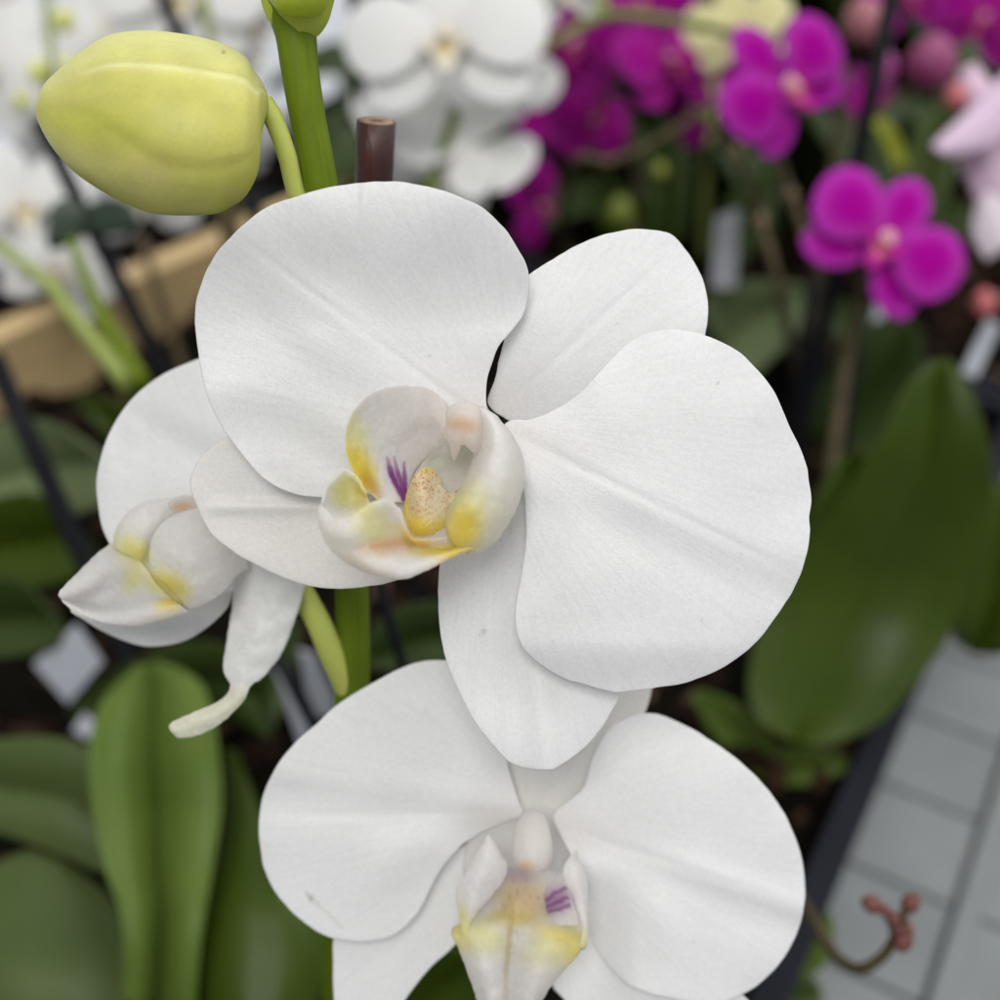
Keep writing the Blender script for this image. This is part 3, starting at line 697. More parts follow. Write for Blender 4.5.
# the young bud at the tip of the stem, sitting in its bract
def tip_col(u, p, x, y): return mix((0.46, 0.50, 0.06), (0.34, 0.42, 0.04), sm(0, 60, -p))
o = bud('bud', ((262, 0), (338, 0)), [(262,-26),(272,-70),(300,-95),(325,-72),(338,-30)], [(262,-30),(267,-6),(279,10),(300,16),(322,12),(332,-6),(338,-30)], -6, lambda u, p: 0.03 * sm(-20, -25, p), tip_col, orchid)

leaf('leaf', [(352,664,362,668,.40),(368,632,402,672,.402),(404,606,446,664,.405),(450,604,500,672,.41),(520,640,540,700,.42)], M_LEAFD, orchid, fold=.010)
leaf('leaf', [(280,600,290,606,.46),(262,622,300,640,.46),(240,650,290,690,.46),(220,700,270,740,.455)], M_LEAFD, orchid, fold=.008)
M_BRACT = leaf_mat('bract', (0.26, 0.32, 0.03), (0.36, 0.40, 0.06), rough=.45, spec=.2)
leaf('bract', [(256,-40,344,-40,.2010),(259,-12,338,-14,.2008),(263,8,333,6,.2010),(270,22,328,22,.2016),(280,33,319,34,.2026),(290,38,308,39,.2032)], M_BRACT, orchid, fold=-.010, th=.0008, conv=.001)
# ---------------- its leaves
leaf('leaf', [(138,664,160,660,.455),(110,690,194,676,.44),(98,710,210,702,.43),(88,755,219,752,.418),(92,810,222,807,.41),(104,867,213,868,.402),(119,909,205,914,.394),(124,950,199,962,.390),(122,1010,196,1012,.39)], M_LEAF, orchid, fold=0.018, conv=0.006)
leaf('leaf', [(226,746,236,750,.45),(227,790,250,784,.435),(223,840,278,846,.42),(210,888,315,900,.405),(200,930,335,942,.398),(203,1000,318,1005,.39),(230,1060,300,1060,.385)], M_LEAFO, orchid, fold=-0.006)
leaf('leaf', [(66,712,72,716,.48),(100,682,120,716,.475),(150,652,180,712,.46),(200,640,232,720,.45),(240,650,270,740,.44)], M_LEAFD, orchid, fold=0.008)
leaf('leaf', [(470,950,474,954,.36),(440,945,486,985,.36),(400,960,470,1020,.365),(350,1000,420,1060,.375)], M_LEAFO, orchid, fold=0.008)

# ================================================================== the cane the orchid is tied to
cane = tag(empty('support_cane', P(339, 985, .345)), 'dark red brown cane with a sawn off flat top, upright behind the white orchid stem', 'cane')
ca, cb = P(376.5, 121, .2225), P(339, 985, .335)
cend = cb + (cb - ca).normalized() * ((cb.z - 0.60) / max(1e-6, (ca - cb).normalized().z))
def cane_col(u, a):
    return mix((1, 1, 1), (2.2, 1.9, 1.8), 0.5 + 0.5 * math.sin(a * 3))
V, f, c, s = tube_data([ca, ca.lerp(cend, .33), ca.lerp(cend, .66), cend], [.00355] * 4, 28, 40, cane_col)
o = mk('cane_shaft', V, f, M_STAKE, cane, c, s)
for p in o.data.polygons:
    if len(p.vertices) > 4: p.use_smooth = False
M_CUT = plain('sawn wood', (0.23, 0.15, 0.105), 0.85, 0.45, 500, bump=0.4)
# sawn end: a rough pale disc with a pithy hollow
dirc = (cend - ca).normalized(); xx = dirc.cross(Vector((1, 0, .2))).normalized(); yy = dirc.cross(xx)
V, f = [], []
for i, (rr, zz) in enumerate([(0.0, .0006), (.0009, .0005), (.0014, -.0001), (.0024, -.0003), (.0031, -.0002), (.00352, .0006), (.00352, .0014)]):
    for k in range(26):
        a = 2 * math.pi * k / 26
        rz = zz + (0.0002 * noise.noise(Vector((a * 3, i, 0))) if i < 6 else 0)
        V.append(ca + xx * rr * math.cos(a) + yy * rr * math.sin(a) + dirc * rz)
for i in range(6):
    for k in range(26):
        k2 = (k + 1) % 26; f.append((i * 26 + k, i * 26 + k2, (i + 1) * 26 + k2, (i + 1) * 26 + k))
mk('sawn_end', V, f, M_CUT, cane)

# ================================================================== setting: floor, bench, trays
def floor_mat():
    m, t, b = newmat('grey gridded bench')
    tc = N(t, 'ShaderNodeTexCoord')
    du = N(t, 'ShaderNodeVectorMath', operation='DOT_PRODUCT'); du.inputs[1].default_value = EN
    dv = N(t, 'ShaderNodeVectorMath', operation='DOT_PRODUCT'); dv.inputs[1].default_value = E1
    t.links.new(tc.outputs['Object'], du.inputs[0]); t.links.new(tc.outputs['Object'], dv.inputs[0])
    a1 = N(t, 'ShaderNodeMath', operation='ADD'); a1.inputs[1].default_value = -0.0186 + 20 * 0.13
    a2 = N(t, 'ShaderNodeMath', operation='ADD'); a2.inputs[1].default_value = -0.471 + 40 * 0.0515
    t.links.new(du.outputs['Value'], a1.inputs[0]); t.links.new(dv.outputs['Value'], a2.inputs[0])
    cb_ = N(t, 'ShaderNodeCombineXYZ'); t.links.new(a1.outputs[0], cb_.inputs[0]); t.links.new(a2.outputs[0], cb_.inputs[1])
    br = N(t, 'ShaderNodeTexBrick', offset=0.0, squash=1.0)
    br.inputs['Scale'].default_value = 1; br.inputs['Brick Width'].default_value = 0.13; br.inputs['Row Height'].default_value = 0.0515
    br.inputs['Mortar Size'].default_value = 0.0016; br.inputs['Mortar Smooth'].default_value = 0.3
    br.inputs['Color1'].default_value = (.150, .165, .168, 1); br.inputs['Color2'].default_value = (.168, .180, .180, 1); br.inputs['Mortar'].default_value = (.034, .037, .035, 1)
    t.links.new(cb_.outputs[0], br.inputs['Vector'])
    ns = N(t, 'ShaderNodeTexNoise', Scale=30.0, Detail=6.0); t.links.new(tc.outputs['Object'], ns.inputs['Vector'])
    mr = N(t, 'ShaderNodeMapRange'); mr.inputs['To Min'].default_value = .75; mr.inputs['To Max'].default_value = 1.25; t.links.new(ns.outputs['Fac'], mr.inputs['Value'])
    mx = N(t, 'ShaderNodeVectorMath', operation='MULTIPLY'); t.links.new(br.outputs['Color'], mx.inputs[0]); t.links.new(mr.outputs[0], mx.inputs[1])
    t.links.new(mx.outputs[0], b.inputs['Base Color']); b.inputs['Roughness'].default_value = .7
    bp = N(t, 'ShaderNodeBump', Strength=.5, Distance=.002, invert=True); t.links.new(br.outputs['Fac'], bp.inputs['Height']); t.links.new(bp.outputs[0], b.inputs['Normal'])
    return m
M_GRID = floor_mat(); M_FLOOR = plain('concrete floor', (.30, .31, .32), .8, .12, 6)
V = [(-12, -6, 0), (12, -6, 0), (12, 20, 0), (-12, 20, 0)]
me = bpy.data.meshes.new('floor'); me.from_pydata(V, [], [(0, 1, 2, 3)]); me.materials.append(M_FLOOR)
o = bpy.data.objects.new('floor', me); COL.objects.link(o); tag(o, 'plain concrete floor under the benches', kind='structure')
NR_, NL_ = -0.028, -0.66                 # right and left edge of the bench across its length
bench = tag(empty('display_bench', B(-.3, .5, 0)), 'long grey bench with a gridded plastic top carrying the trays of orchids', 'bench')
def slab(name, n0, n1, e0, e1, z0, z1, mat, parent, bev=.002):
    v, f, c, s = box_data((n0, e0, z0), (n1, e1, z1), lambda p: B(p.x, p.y, p.z))
    return bevel(mk(name, v, f, mat, parent, c, s, smooth=False), bev)
M_BENCH = plain('dark bench board', (0.05, 0.042, 0.036), 0.7, 0.3, 20)
slab('bench_top', NL_ - .02, .42, -.35, 2.6, .520, .540, M_GRID, bench)
slab('rib', .0196, .0294, -.34, 2.59, .5405, .5445, plain('grey plastic rib', (.168, .18, .18), .5, .05, 30, spec=.2), bench, .001)
for n_ in (NL_ + .05, .36):
    for e_ in (-.25, 2.5): slab('leg', n_ - .025, n_ + .025, e_ - .025, e_ + .025, .0, .520, M_BENCH, bench)

# black trays full of bark, three along the bench
def tray(e0, e1, label):
    t_ = tag(empty('plant_tray', B((NL_ + NR_) / 2, (e0 + e1) / 2, .54)), label, 'tray', 'black trays along the bench')
    th = .004; n0, n1 = NL_ + .02, NR_
    V, F_, C_, S = [], [], [], []
    dat = []
    for a in ((n0, n1, e0, e1, .5445, .550), (n0, n0 + th, e0, e1, .550, .628), (n1 - th, n1, e0, e1, .550, .628), (n0 + th, n1 - th, e0, e0 + th, .550, .628), (n0 + th, n1 - th, e1 - th, e1, .550, .628)):
        dat.append(box_data((a[0], a[2], a[4]), (a[1], a[3], a[5]), lambda p: B(p.x, p.y, p.z)))
    V, F_, C_, S = join(*dat)
    mk('tray_wall', V, F_, M_NAVY, t_, C_, S, smooth=False)
    dat = []
    for a in ((n0 - .005, n0 + .006, e0 - .005, e1 + .005), (n1 - .006, n1 + .005, e0 - .005, e1 + .005), (n0 + .006, n1 - .006, e0 - .005, e0 + .006), (n0 + .006, n1 - .006, e1 - .006, e1 + .005)):
        dat.append(box_data((a[0], a[2], .628), (a[1], a[3], .634), lambda p: B(p.x, p.y, p.z)))
    V, F_, C_, S = join(*dat)
    mk('rim', V, F_, M_NAVY, t_, C_, S, smooth=False)
    v, f, c, s = box_data((n0 - .02, e0 - .006, .5402), (n1 - .006, e1 - .004, .5444), lambda p: B(p.x, p.y, p.z))
    mk('shadow_slab', v, f, M_NAVY, t_, c, s, smooth=False)  # black slab added for the dark contact shade at the tray's foot
    # compost surface
    V, F_ = [], []; nx_, ny_ = 40, 50
    for i in range(nx_):
        for j in range(ny_):
            p = B(n0 + th + (n1 - n0 - 2 * th) * i / (nx_ - 1), e0 + th + (e1 - e0 - 2 * th) * j / (ny_ - 1), .606)
            p.z += .012 * noise.noise(p * 30) + .006 * noise.noise(p * 90); V.append(p)
    for i in range(nx_ - 1):
        for j in range(ny_ - 1):
            a = i * ny_ + j; F_.append((a, a + ny_, a + ny_ + 1, a + 1))
    mk('compost', V, F_, M_SOIL, t_, [(1, 1, 1)] * len(V), [(0, 0, 0)] * len(V))
    return t_
tray(-.30, .06, 'black plastic tray of bark at the near end, under the sharply focused white orchid')
tray(.075, .62, 'black plastic tray whose dark rim runs beside the bare gridded bench, large leaves in it')
tray(.635, 1.3, 'black plastic tray farthest along the bench, under the magenta and white orchids')

# loose bark on the compost
rb = random.Random(11)
V, F_, C_ = [], [], []
def chunk(p, r):
    q = Matrix.Rotation(rb.uniform(0, 6.3), 3, 'Z') @ Matrix.Rotation(rb.uniform(-.8, .8), 3, 'X') @ Matrix.Rotation(rb.uniform(-.8, .8), 3, 'Y')
    sx, sy, sz = r * rb.uniform(.7, 1.5), r * rb.uniform(.5, 1.0), r * rb.uniform(.25, .5)
    n = len(V); g = rb.random()
    cc = mix((.030, .016, .010), (.10, .058, .038), g * g)
    if rb.random() < .05: cc = (.28, .20, .15)
    for a, b, d in ((-1, -1, -1), (1, -1, -1), (1, 1, -1), (-1, 1, -1), (-.8, -.7, 1), (.7, -.8, 1), (.9, .6, 1), (-.6, .9, 1)):
        V.append(p + q @ Vector((a * sx * rb.uniform(.7, 1.2), b * sy * rb.uniform(.7, 1.2), d * sz))); C_.append(cc)
    for t_ in ((3, 2, 1, 0), (4, 5, 6, 7), (0, 1, 5, 4), (1, 2, 6, 5), (2, 3, 7, 6), (3, 0, 4, 7)): F_.append(tuple(n + i for i in t_))
for _ in range(2600):
    n_, e_ = rb.uniform(NL_ + .03, NR_ - .012), rb.uniform(-.15, .95)
    p = B(n_, e_, .612); p.z += .012 * noise.noise(p * 30)
    chunk(p, rb.uniform(.003, .009))
o = mk('bark_chips', V, F_, M_BARK, None, C_, [(0, 0, 0)] * len(V), smooth=False)
tag(o, 'dark brown bark chips lying on the compost', 'bark', kind='stuff')

# pale wooden board along the far left side
A_, B_ = G(-140, 401, .655), G(640, 60, .655)
d_ = (B_ - A_).normalized(); nrm = Vector((-d_.y, d_.x, 0))
def FRm(p): return A_ + d_ * p.x + nrm * p.y + Vector((0, 0, p.z))
board = tag(empty('wooden_board', A_), 'pale wooden edge board standing along the back of the bench, white blooms beyond', 'board')
L_ = (B_ - A_).length
v, f, c, s = box_data((0, .0, -.114), (L_, .018, -.002), FRm); bevel(mk('board_face', v, f, M_WOOD, board, c, s, smooth=False), .002)
v, f, c, s = box_data((0, -.0005, -.002), (L_, .0185, .001), FRm); bevel(mk('capping', v, f, M_WOOD, board, c, s, smooth=False), .002)

# white table on the other side of the board
table = tag(empty('white_table', FRm(Vector((L_ * .5, .5, -.655)))), 'white topped table beyond the wooden board, under the pale blooms', 'table')
v, f, c, s = box_data((-.6, .06, -.20), (L_ + .9, 1.6, -.17), FRm); bevel(mk('table_top', v, f, M_CLOTH, table, c, s, smooth=False), .004)
for a in (-.5, L_ + .8):
    for b in (.16, 1.5):
        v, f, c, s = box_data((a - .02, b - .02, -.655), (a + .02, b + .02, -.20), FRm); mk('leg', v, f, M_CLOTH, table, c, s, smooth=False)

# ================================================================== flowers for the plants behind
def loc(x, y, z): return Vector((x, y, -z))
def flower_proto(colA, colB, edge, lipc, mat, name='flower'):
    """flower of unit half-width in its own frame: +Y to the dorsal sepal, +Z out of the face; returns the Empty"""
    r = bpy.data.objects.new(name, None); r.empty_display_size = .2; COL.objects.link(r); WORLD[r.name] = Vector((0, 0, 0))
    def pc(x, y, s, t, r_): return mix(mix(colB, colA, sm(0, .5, s)), edge, .75 * sm(.35, 1.05, r_))
    kw = dict(local=True, mapf=loc, rings=12, segs=48, unit=.012, th=2.4)
    def spin(pl, a): c, s = math.cos(R(a)), math.sin(R(a)); return [(x * c - y * s, x * s + y * c) for x, y in pl]
    sep = [(-.07, .02), (-.2, .2), (-.3, .45), (-.29, .7), (-.16, .9), (0, .97), (.16, .9), (.29, .7), (.3, .45), (.2, .2), (.07, .02)]
    for a in (0, 128, -128):
        q = spin(sep, a); cc = spin([(0, .5)], a)[0]; tt = spin([(0, .97)], a)[0]
        petal('sepal', q, cc, (0, 0), tt, .06, .14, mat, r, bow=.05, cross=.10, color=pc, **kw)
    pet = [(.04, -.05), (.06, .06), (.2, .28), (.42, .5), (.7, .56), (.92, .42), (1.02, .14), (.96, -.18), (.76, -.38), (.48, -.38), (.2, -.2)]
    for sgn in (1, -1):
        q = [(x * sgn, y) for x, y in pet]
        petal('petal', q, (.55 * sgn, .08), (0, 0), (1.0 * sgn, .1), 0, -.02, mat, r, bow=.10, cross=.08, color=pc, **kw)
    lp = [(-.05, .02), (-.2, -.04), (-.25, -.18), (-.14, -.26), (-.08, -.42), (0, -.52), (.08, -.42), (.14, -.26), (.25, -.18), (.2, -.04), (.05, .02)]
    petal('lip', lp, (0, -.2), (0, 0), (0, -.5), -.06, -.22, mat, r, color=lambda x, y, s, t, r_: mix(lipc[0], lipc[1], sm(.2, .6, r_)), extra=lambda x, y: -.10 * sm(.08, .22, abs(x)), **kw)
    cl = [(-.05, .06), (-.09, 0), (-.08, -.1), (0, -.14), (.08, -.1), (.09, 0), (.05, .06)]
    petal('column', cl, (0, -.04), (0, .06), (0, -.14), -.1, -.2, mat, r, color=lambda *a: lipc[2], extra=lambda x, y: -.06 * (1 - (x / .09) ** 2), **kw)
    return r
USED = set()
def place(proto, parent, x, y, d, wpx, roll=0, pitch=0, yaw=0):
    """the prototype itself the first time, afterwards copies of it and of each of its parts; wpx: flower width in photo px"""
    pos = P(x, y, d)
    if proto.name in USED:
        r = proto.copy(); COL.objects.link(r)
        for ch in list(proto.children):
            c = ch.copy(); COL.objects.link(c); c.parent = r
    else:
        r = proto; USED.add(proto.name)
    m = Matrix((RT, UP, -AX)).transposed()
    view = (CAM - pos).normalized()
    m = m @ Matrix.Rotation(R(yaw), 3, 'Y') @ Matrix.Rotation(R(pitch), 3, 'X') @ Matrix.Rotation(R(roll), 3, 'Z')
    s = wpx * .5 * d / F
    r.parent = parent
    r.matrix_basis = Matrix.Translation(pos - WORLD[parent.name]) @ m.to_4x4() @ Matrix.Scale(s, 4)
    return r
MG, MGd, MGe = (.37, .001, .28), (.32, .001, .19), (.47, .055, .46)
FM = flower_proto(MG, MGd, MGe, ((.62, .20, .22), (.45, .02, .28), (.75, .42, .45)), M_MAG)
FD = flower_proto((.30, .004, .21), (.24, .002, .10), (.34, .03, .26), ((.45, .10, .2), (.3, .01, .15), (.5, .2, .3)), M_MAG)
FW = flower_proto((.80, .80, .785), (.78, .77, .72), (.80, .80, .79), ((.78, .66, .28), (.80, .77, .70), (.80, .74, .62)), M_PETALF)
FY = flower_proto((.74, .70, .36), (.70, .62, .22), (.78, .76, .50), ((.7, .45, .1), (.75, .7, .4), (.8, .7, .5)), M_PETALF)
FP = flower_proto((.76, .50, .70), (.70, .40, .55), (.80, .66, .77), ((.70, .30, .16), (.66, .15, .2), (.8, .7, .6)), M_PETALF)

def plant(name, px, py, label, cat='orchid', group=None, z=BARK_Z - .004):
    return tag(empty(name, G(px, py, z)), label, cat, group)
def stalk(parent, pts, mat, base=None, nm='flower_stem'):
    """pts (x, y, depth, width px); base: pixel where the stalk meets the compost"""
    q = list(pts)
    if base: q.append((base[0], base[1], gdepth(base[0], base[1], BARK_Z - .01), pts[-1][3] * .95))
    return pxtube(nm, q, mat, parent, 12, 36)
def budball(parent, x, y, d, r, mat_c, nm='bud', el=1.25, rot=0):
    V, F_, C_, S = [], [], [], []; n, m = 14, 20
    s = d / F; c_ = P(x, y, d)
    rx = RT * math.cos(R(rot)) + UP * math.sin(R(rot)); ry = -RT * math.sin(R(rot)) + UP * math.cos(R(rot))
    for i in range(n + 1):
        a = math.pi * i / n
        for k in range(m):
            b = 2 * math.pi * k / m; q = math.sin(a) * (1 + .05 * math.cos(3 * b)) * (1 - .16 * math.cos(a))
            V.append(c_ + s * r * (rx * q * math.cos(b) - AX * q * math.sin(b) + ry * el * math.cos(a))); C_.append(mat_c); S.append((b / 6, a / 3, 0))
    for i in range(n):
        for k in range(m):
            k2 = (k + 1) % m; F_.append((i * m + k, i * m + k2, (i + 1) * m + k2, (i + 1) * m + k))
    F_.append(tuple(range(m))); F_.append(tuple(n * m + k for k in range(m)))
    return mk(nm, V, F_, M_BUD, parent, C_, S)

M_GSTEM = plain('olive stem', (0.13, 0.17, 0.035), 0.5, 0.1, 90, spec=0.2)
# --- magenta orchid, flower low at the right, with the big leaves
p2 = plant('orchid_plant', 812, 735, 'magenta orchid with one wide open bloom above big green leaves by the bare grey bench')
place(FM, p2, 884, 240, .50, 168, roll=-36, yaw=6, pitch=-6)
stalk(p2, [(888,236,.512,7),(870,262,.53,9),(852,330,.55,12),(838,420,.555,13),(826,520,.55,13)], M_BROWNSTEM, (812, 690))
leaf('leaf', [(931,360,949,357,.455),(904,388,970,386,.452),(879,438,988,439,.452),(842,494,993,494,.460),(802,548,982,553,.468),(770,602,957,620,.474),(752,650,924,674,.472),(747,690,884,720,.466),(758,722,836,744,.460),(781,738,812,747,.458)], M_LEAFO, p2, fold=0.007, conv=.002)
leaf('leaf', [(838,457,860,446,.512),(814,500,890,470,.512),(795,550,880,520,.515),(778,610,850,600,.52),(775,680,830,690,.52)], M_LEAFO, p2, fold=0.012)
leaf('leaf', [(1025,470,1035,480,.50),(978,500,1050,520,.495),(962,570,1040,590,.50),(955,620,1010,650,.51),(950,640,975,655,.52)], M_LEAFO, p2, fold=0.010)
leaf('leaf', [(690,694,702,690,.485),(712,735,742,706,.49),(742,768,770,740,.495),(768,788,784,770,.50)], M_LEAF, p2, fold=0.006)
leaf('leaf', [(848,758,851,770,.485),(815,748,822,782,.487),(785,748,785,792,.492),(758,754,752,790,.50)], M_LEAF, p2, fold=0.006)

# --- spray of pink buds hanging over the bare grey bench
p3 = plant('orchid_plant', 790, 905, 'low orchid with a curved brown spray of pink buds over the bare grey bench')
stalk(p3, [(905,918,.300,10),(896,935,.302,10),(884,955,.306,11),(862,969,.312,12),(842,962,.322,12),(825,940,.338,12),(806,908,.37,11)], M_BROWNSTEM, (790, 885))
for (x, y, r, ro) in ((871,904,9,60),(911,903,9,-40),(903,941,10,-60),(893,918,7,20),(884,910,6,40),(907,930,7,-30),(898,930,6,10),(909,909,5,60)):
    budball(p3, x, y, .299, r, (.105, .036, .032), rot=ro, el=1.15)
pxtube('branchlet', [(896,936,.302,9),(888,916,.300,9),(872,905,.299,7)], M_BROWNSTEM, p3, 10, 14)
pxtube('branchlet', [(897,930,.302,9),(903,914,.300,8),(910,905,.299,7)], M_BROWNSTEM, p3, 10, 14)
leaf('leaf', [(806,905,822,900,.43),(800,930,834,925,.432),(785,955,828,960,.435),(760,960,800,985,.44)], M_LEAF, p3, fold=0.005)
leaf('leaf', [(820,985,824,1000,.42),(790,958,812,1030,.42),(740,955,760,1040,.425),(700,960,700,1030,.43)], M_LEAFG, p3, fold=0.008)

# --- magenta orchid higher up
p4 = plant('orchid_plant', 800, 470, 'magenta orchid held high on a thin brown stalk, mauve buds beside its bloom')
place(FM, p4, 784, 84, .53, 150, roll=44, yaw=14, pitch=4)
stalk(p4, [(786,86,.545,6),(772,60,.56,7),(800,20,.58,8),(838,100,.62,9),(822,240,.66,10),(812,330,.67,11)], M_BROWNSTEM, (803, 440))
budball(p4, 864, 22, .60, 22, (.28, .11, .13), rot=10, el=1.1)
budball(p4, 931, 62, .62, 25, (.23, .045, .13), rot=-20, el=1.1)
budball(p4, 880, 70, .63, 15, (.30, .06, .22), rot=-20, el=1.4)
pxtube('branchlet', [(925,80,.622,5),(895,100,.625,6),(862,125,.63,7),(835,140,.632,8)], M_BROWNSTEM, p4, 10, 14)
leaf('leaf', [(805,285,812,292,.66),(750,280,800,330,.66),(716,290,770,362,.665),(700,310,740,390,.67)], M_LEAFP, p4, fold=0.012)
leaf('leaf', [(900,315,920,330,.64),(860,330,925,400,.64),(830,370,890,450,.645),(800,420,840,480,.65)], M_LEAFD, p4, fold=0.015)

# --- cluster of dark magenta blooms
p5 = plant('orchid_plant', 610, 330, 'dark magenta orchid with blooms crowded behind a green arching stalk')
for (x, y, d, wd, ro, ya, pi_) in ((560,95,.80,110,50,-20,0),(625,70,.82,120,-40,10,0),(700,60,.80,110,15,0,0),(665,62,.70,130,20,30,-20),(580,40,.74,120,-20,-35,10),(592,120,.68,92,160,20,30),(536,205,.66,90,80,50,10),(640,5,.76,120,10,0,0),(690,110,.74,80,-60,40,20)):
    place(FD, p5, x, y, d, wd, ro, pi_, ya)
stalk(p5, [(640,40,.76,6),(622,90,.76,8),(640,190,.76,9),(628,250,.74,9)], M_BROWNSTEM, (612, 300))
leaf('leaf', [(612,70,622,66,.70),(622,110,650,100,.70),(640,150,680,140,.705),(648,200,690,190,.71),(645,250,685,240,.72)], M_LEAFD, p5, fold=0.010)
leaf('leaf', [(590,180,600,186,.74),(595,215,640,200,.74),(612,240,650,232,.75)], M_LEAFO, p5, fold=0.010)

# --- yellow orchid with the green arching stalk
p6 = plant('orchid_plant', 700, 300, 'pale yellow orchid bloom on a green arching stalk among magenta blooms')
place(FY, p6, 738, 26, .66, 108, roll=10, yaw=-10, pitch=-8)
stalk(p6, [(528,58,.585,9),(560,38,.59,10),(602,17,.60,11),(640,17,.605,11),(690,24,.61,10),(730,32,.64,9)], M_GSTEM, None, 'stalk')
stalk(p6, [(602,17,.60,11),(604,-20,.60,11),(620,-90,.62,12),(690,-60,.70,12),(712,60,.78,10),(706,180,.80,9)], M_PALESTEM, (702, 260))
budball(p6, 660, 170, .70, 7, (.20, .22, .04)); budball(p6, 620, 212, .70, 13, (.11, .14, .015), el=1.3)
leaf('leaf', [(770,165,778,170,.70),(742,180,775,215,.70),(720,215,756,250,.705),(705,255,735,275,.71)], M_LEAFD, p6, fold=0.008)

# --- brown bare spikes
for pts, lab in (([(690,108,.56,7),(735,152,.57,9),(760,220,.58,9),(782,300,.585,10)], 'bare brown flower spike slanting down beside the white label, nearest the magenta bloom'),
                 ([(772,140,.60,8),(790,195,.60,10),(806,235,.60,10),(818,275,.605,10)], 'bare brown flower spike descending straight under the high magenta bloom')):
    q = plant('bare_spike', pts[-1][0] + 20, 440, lab, 'spike', 'bare spikes under the magenta orchids')
    stalk(q, pts, M_BROWNSTEM, (pts[-1][0] + 25, 430), 'spike_stem')
    budball(q, pts[1][0], pts[1][1], pts[1][2], 7, (.16, .12, .06), 'node')
    budball(q, pts[2][0], pts[2][1], pts[2][2], 7, (.18, .12, .08), 'node')
q = plant('bare_spike', 560, 330, 'pale brown arching spike crossing low behind the white dorsal sepal', 'spike')
stalk(q, [(716,104,.60,8),(690,120,.60,9),(650,145,.605,9),(610,162,.61,9),(570,172,.62,9)], M_BROWNSTEM, (560, 290), 'spike_stem')

# --- pink striped orchid at the edge
p7 = plant('orchid_plant', 1010, 420, 'pale pink orchid with long narrow petals and an orange pink lip')
leafp = [((1012,66,1030,90,.57),(985,92,1012,130,.565),(955,122,985,148,.56),(930,146,945,158,.555))]
def ppetal(rows, colr):
    net = [[(a + (c - a) * u, b + (d - b) * u, z - .004 * (1 - abs(u - .5) * 2)) for u in (0, .25, .5, .75, 1)] for (a, b, c, d, z) in rows]
    V, f, c, s = patch_data(net, 24, 15, lambda x, y, z: P(x, y, z), lambda x, y, z: colr, .0012)
    return mk('petal', V, f, M_PETALF, p7, c, s)
ppetal(leafp[0], (.78, .62, .76))
ppetal([(960,70,975,62,.575),(958,95,990,80,.572),(972,112,1010,100,.57)], (.78, .60, .72))
ppetal([(975,205,990,190,.58),(972,235,1010,205,.58),(985,262,1025,235,.58)], (.80, .72, .78))
ppetal([(958,150,1000,140,.585),(970,190,1020,165,.585),(985,215,1030,190,.585)], (.66, .50, .62))
place(FP, p7, 1022, 150, .60, 130, roll=-30, yaw=-30, pitch=10)
budball(p7, 956, 96, .57, 11, (.42, .12, .14)); 
stalk(p7, [(1022,155,.615,8),(1040,200,.63,9),(1035,300,.64,10)], M_BROWNSTEM, (1015, 400))
budball(p7, 984, 303, .56, 12, (.36, .10, .11)); pxtube('branchlet', [(984,300,.562,5),(1002,296,.57,6),(1034,300,.64,7)], M_BROWNSTEM, p7, 10, 12)

# --- deep magenta blooms at the top edge
p8 = plant('orchid_plant', 940, 300, 'deep magenta orchid with blooms over the mauve buds, tallest and darkest one')
for (x, y, d, wd, ro, ya) in ((905,-8,.70,110,20,20),(985,18,.66,105,-30,-20),(870,95,.74,70,40,30)):
    place(FD, p8, x, y, d, wd, ro, 0, ya)
stalk(p8, [(945,0,.72,6),(940,80,.74,8),(936,160,.75,9)], M_BROWNSTEM, (938, 270))
leaf('leaf', [(945,100,960,104,.72),(920,120,960,150,.72),(905,160,950,190,.725),(900,215,935,225,.73)], M_LEAFG, p8, fold=.01)
leaf('leaf', [(868,118,876,114,.66),(878,132,894,128,.66),(886,150,904,150,.665),(894,168,908,168,.67)], leaf_mat('yellow leaf', (.26, .30, .02), (.40, .42, .05)), p8, fold=.004)

# --- white orchid behind the cane
p9 = plant('orchid_plant', 470, 330, 'white orchid behind the cane, soft and unfocused, its stalk green')
place(FW, p9, 446, 40, .52, 204, roll=4, pitch=-14, yaw=-4)
place(FW, p9, 466, 146, .55, 150, roll=35, pitch=20, yaw=165)
place(FW, p9, 425, 112, .575, 140, roll=30, pitch=0, yaw=20)
place(FW, p9, 560, -18, .60, 120, roll=20, pitch=0, yaw=20)
place(FW, p9, 392, 150, .60, 90, roll=60, pitch=20, yaw=-40)
place(FW, p9, 505, 62, .60, 120, roll=-40, pitch=0, yaw=10)
place(FW, p9, 452, 178, .62, 110, roll=70, pitch=10, yaw=150)
place(FW, p9, 402, 96, .64, 110, roll=15, pitch=-10, yaw=-20)
stalk(p9, [(456,108,.545,11),(446,140,.55,11),(432,182,.555,11),(424,230,.56,11)], M_STEM, (420, 300))
stalk(p9, [(356,-10,.60,9),(358,40,.60,9),(362,90,.60,9),(372,180,.62,9)], M_BROWNSTEM, (385, 300), 'side_stalk')

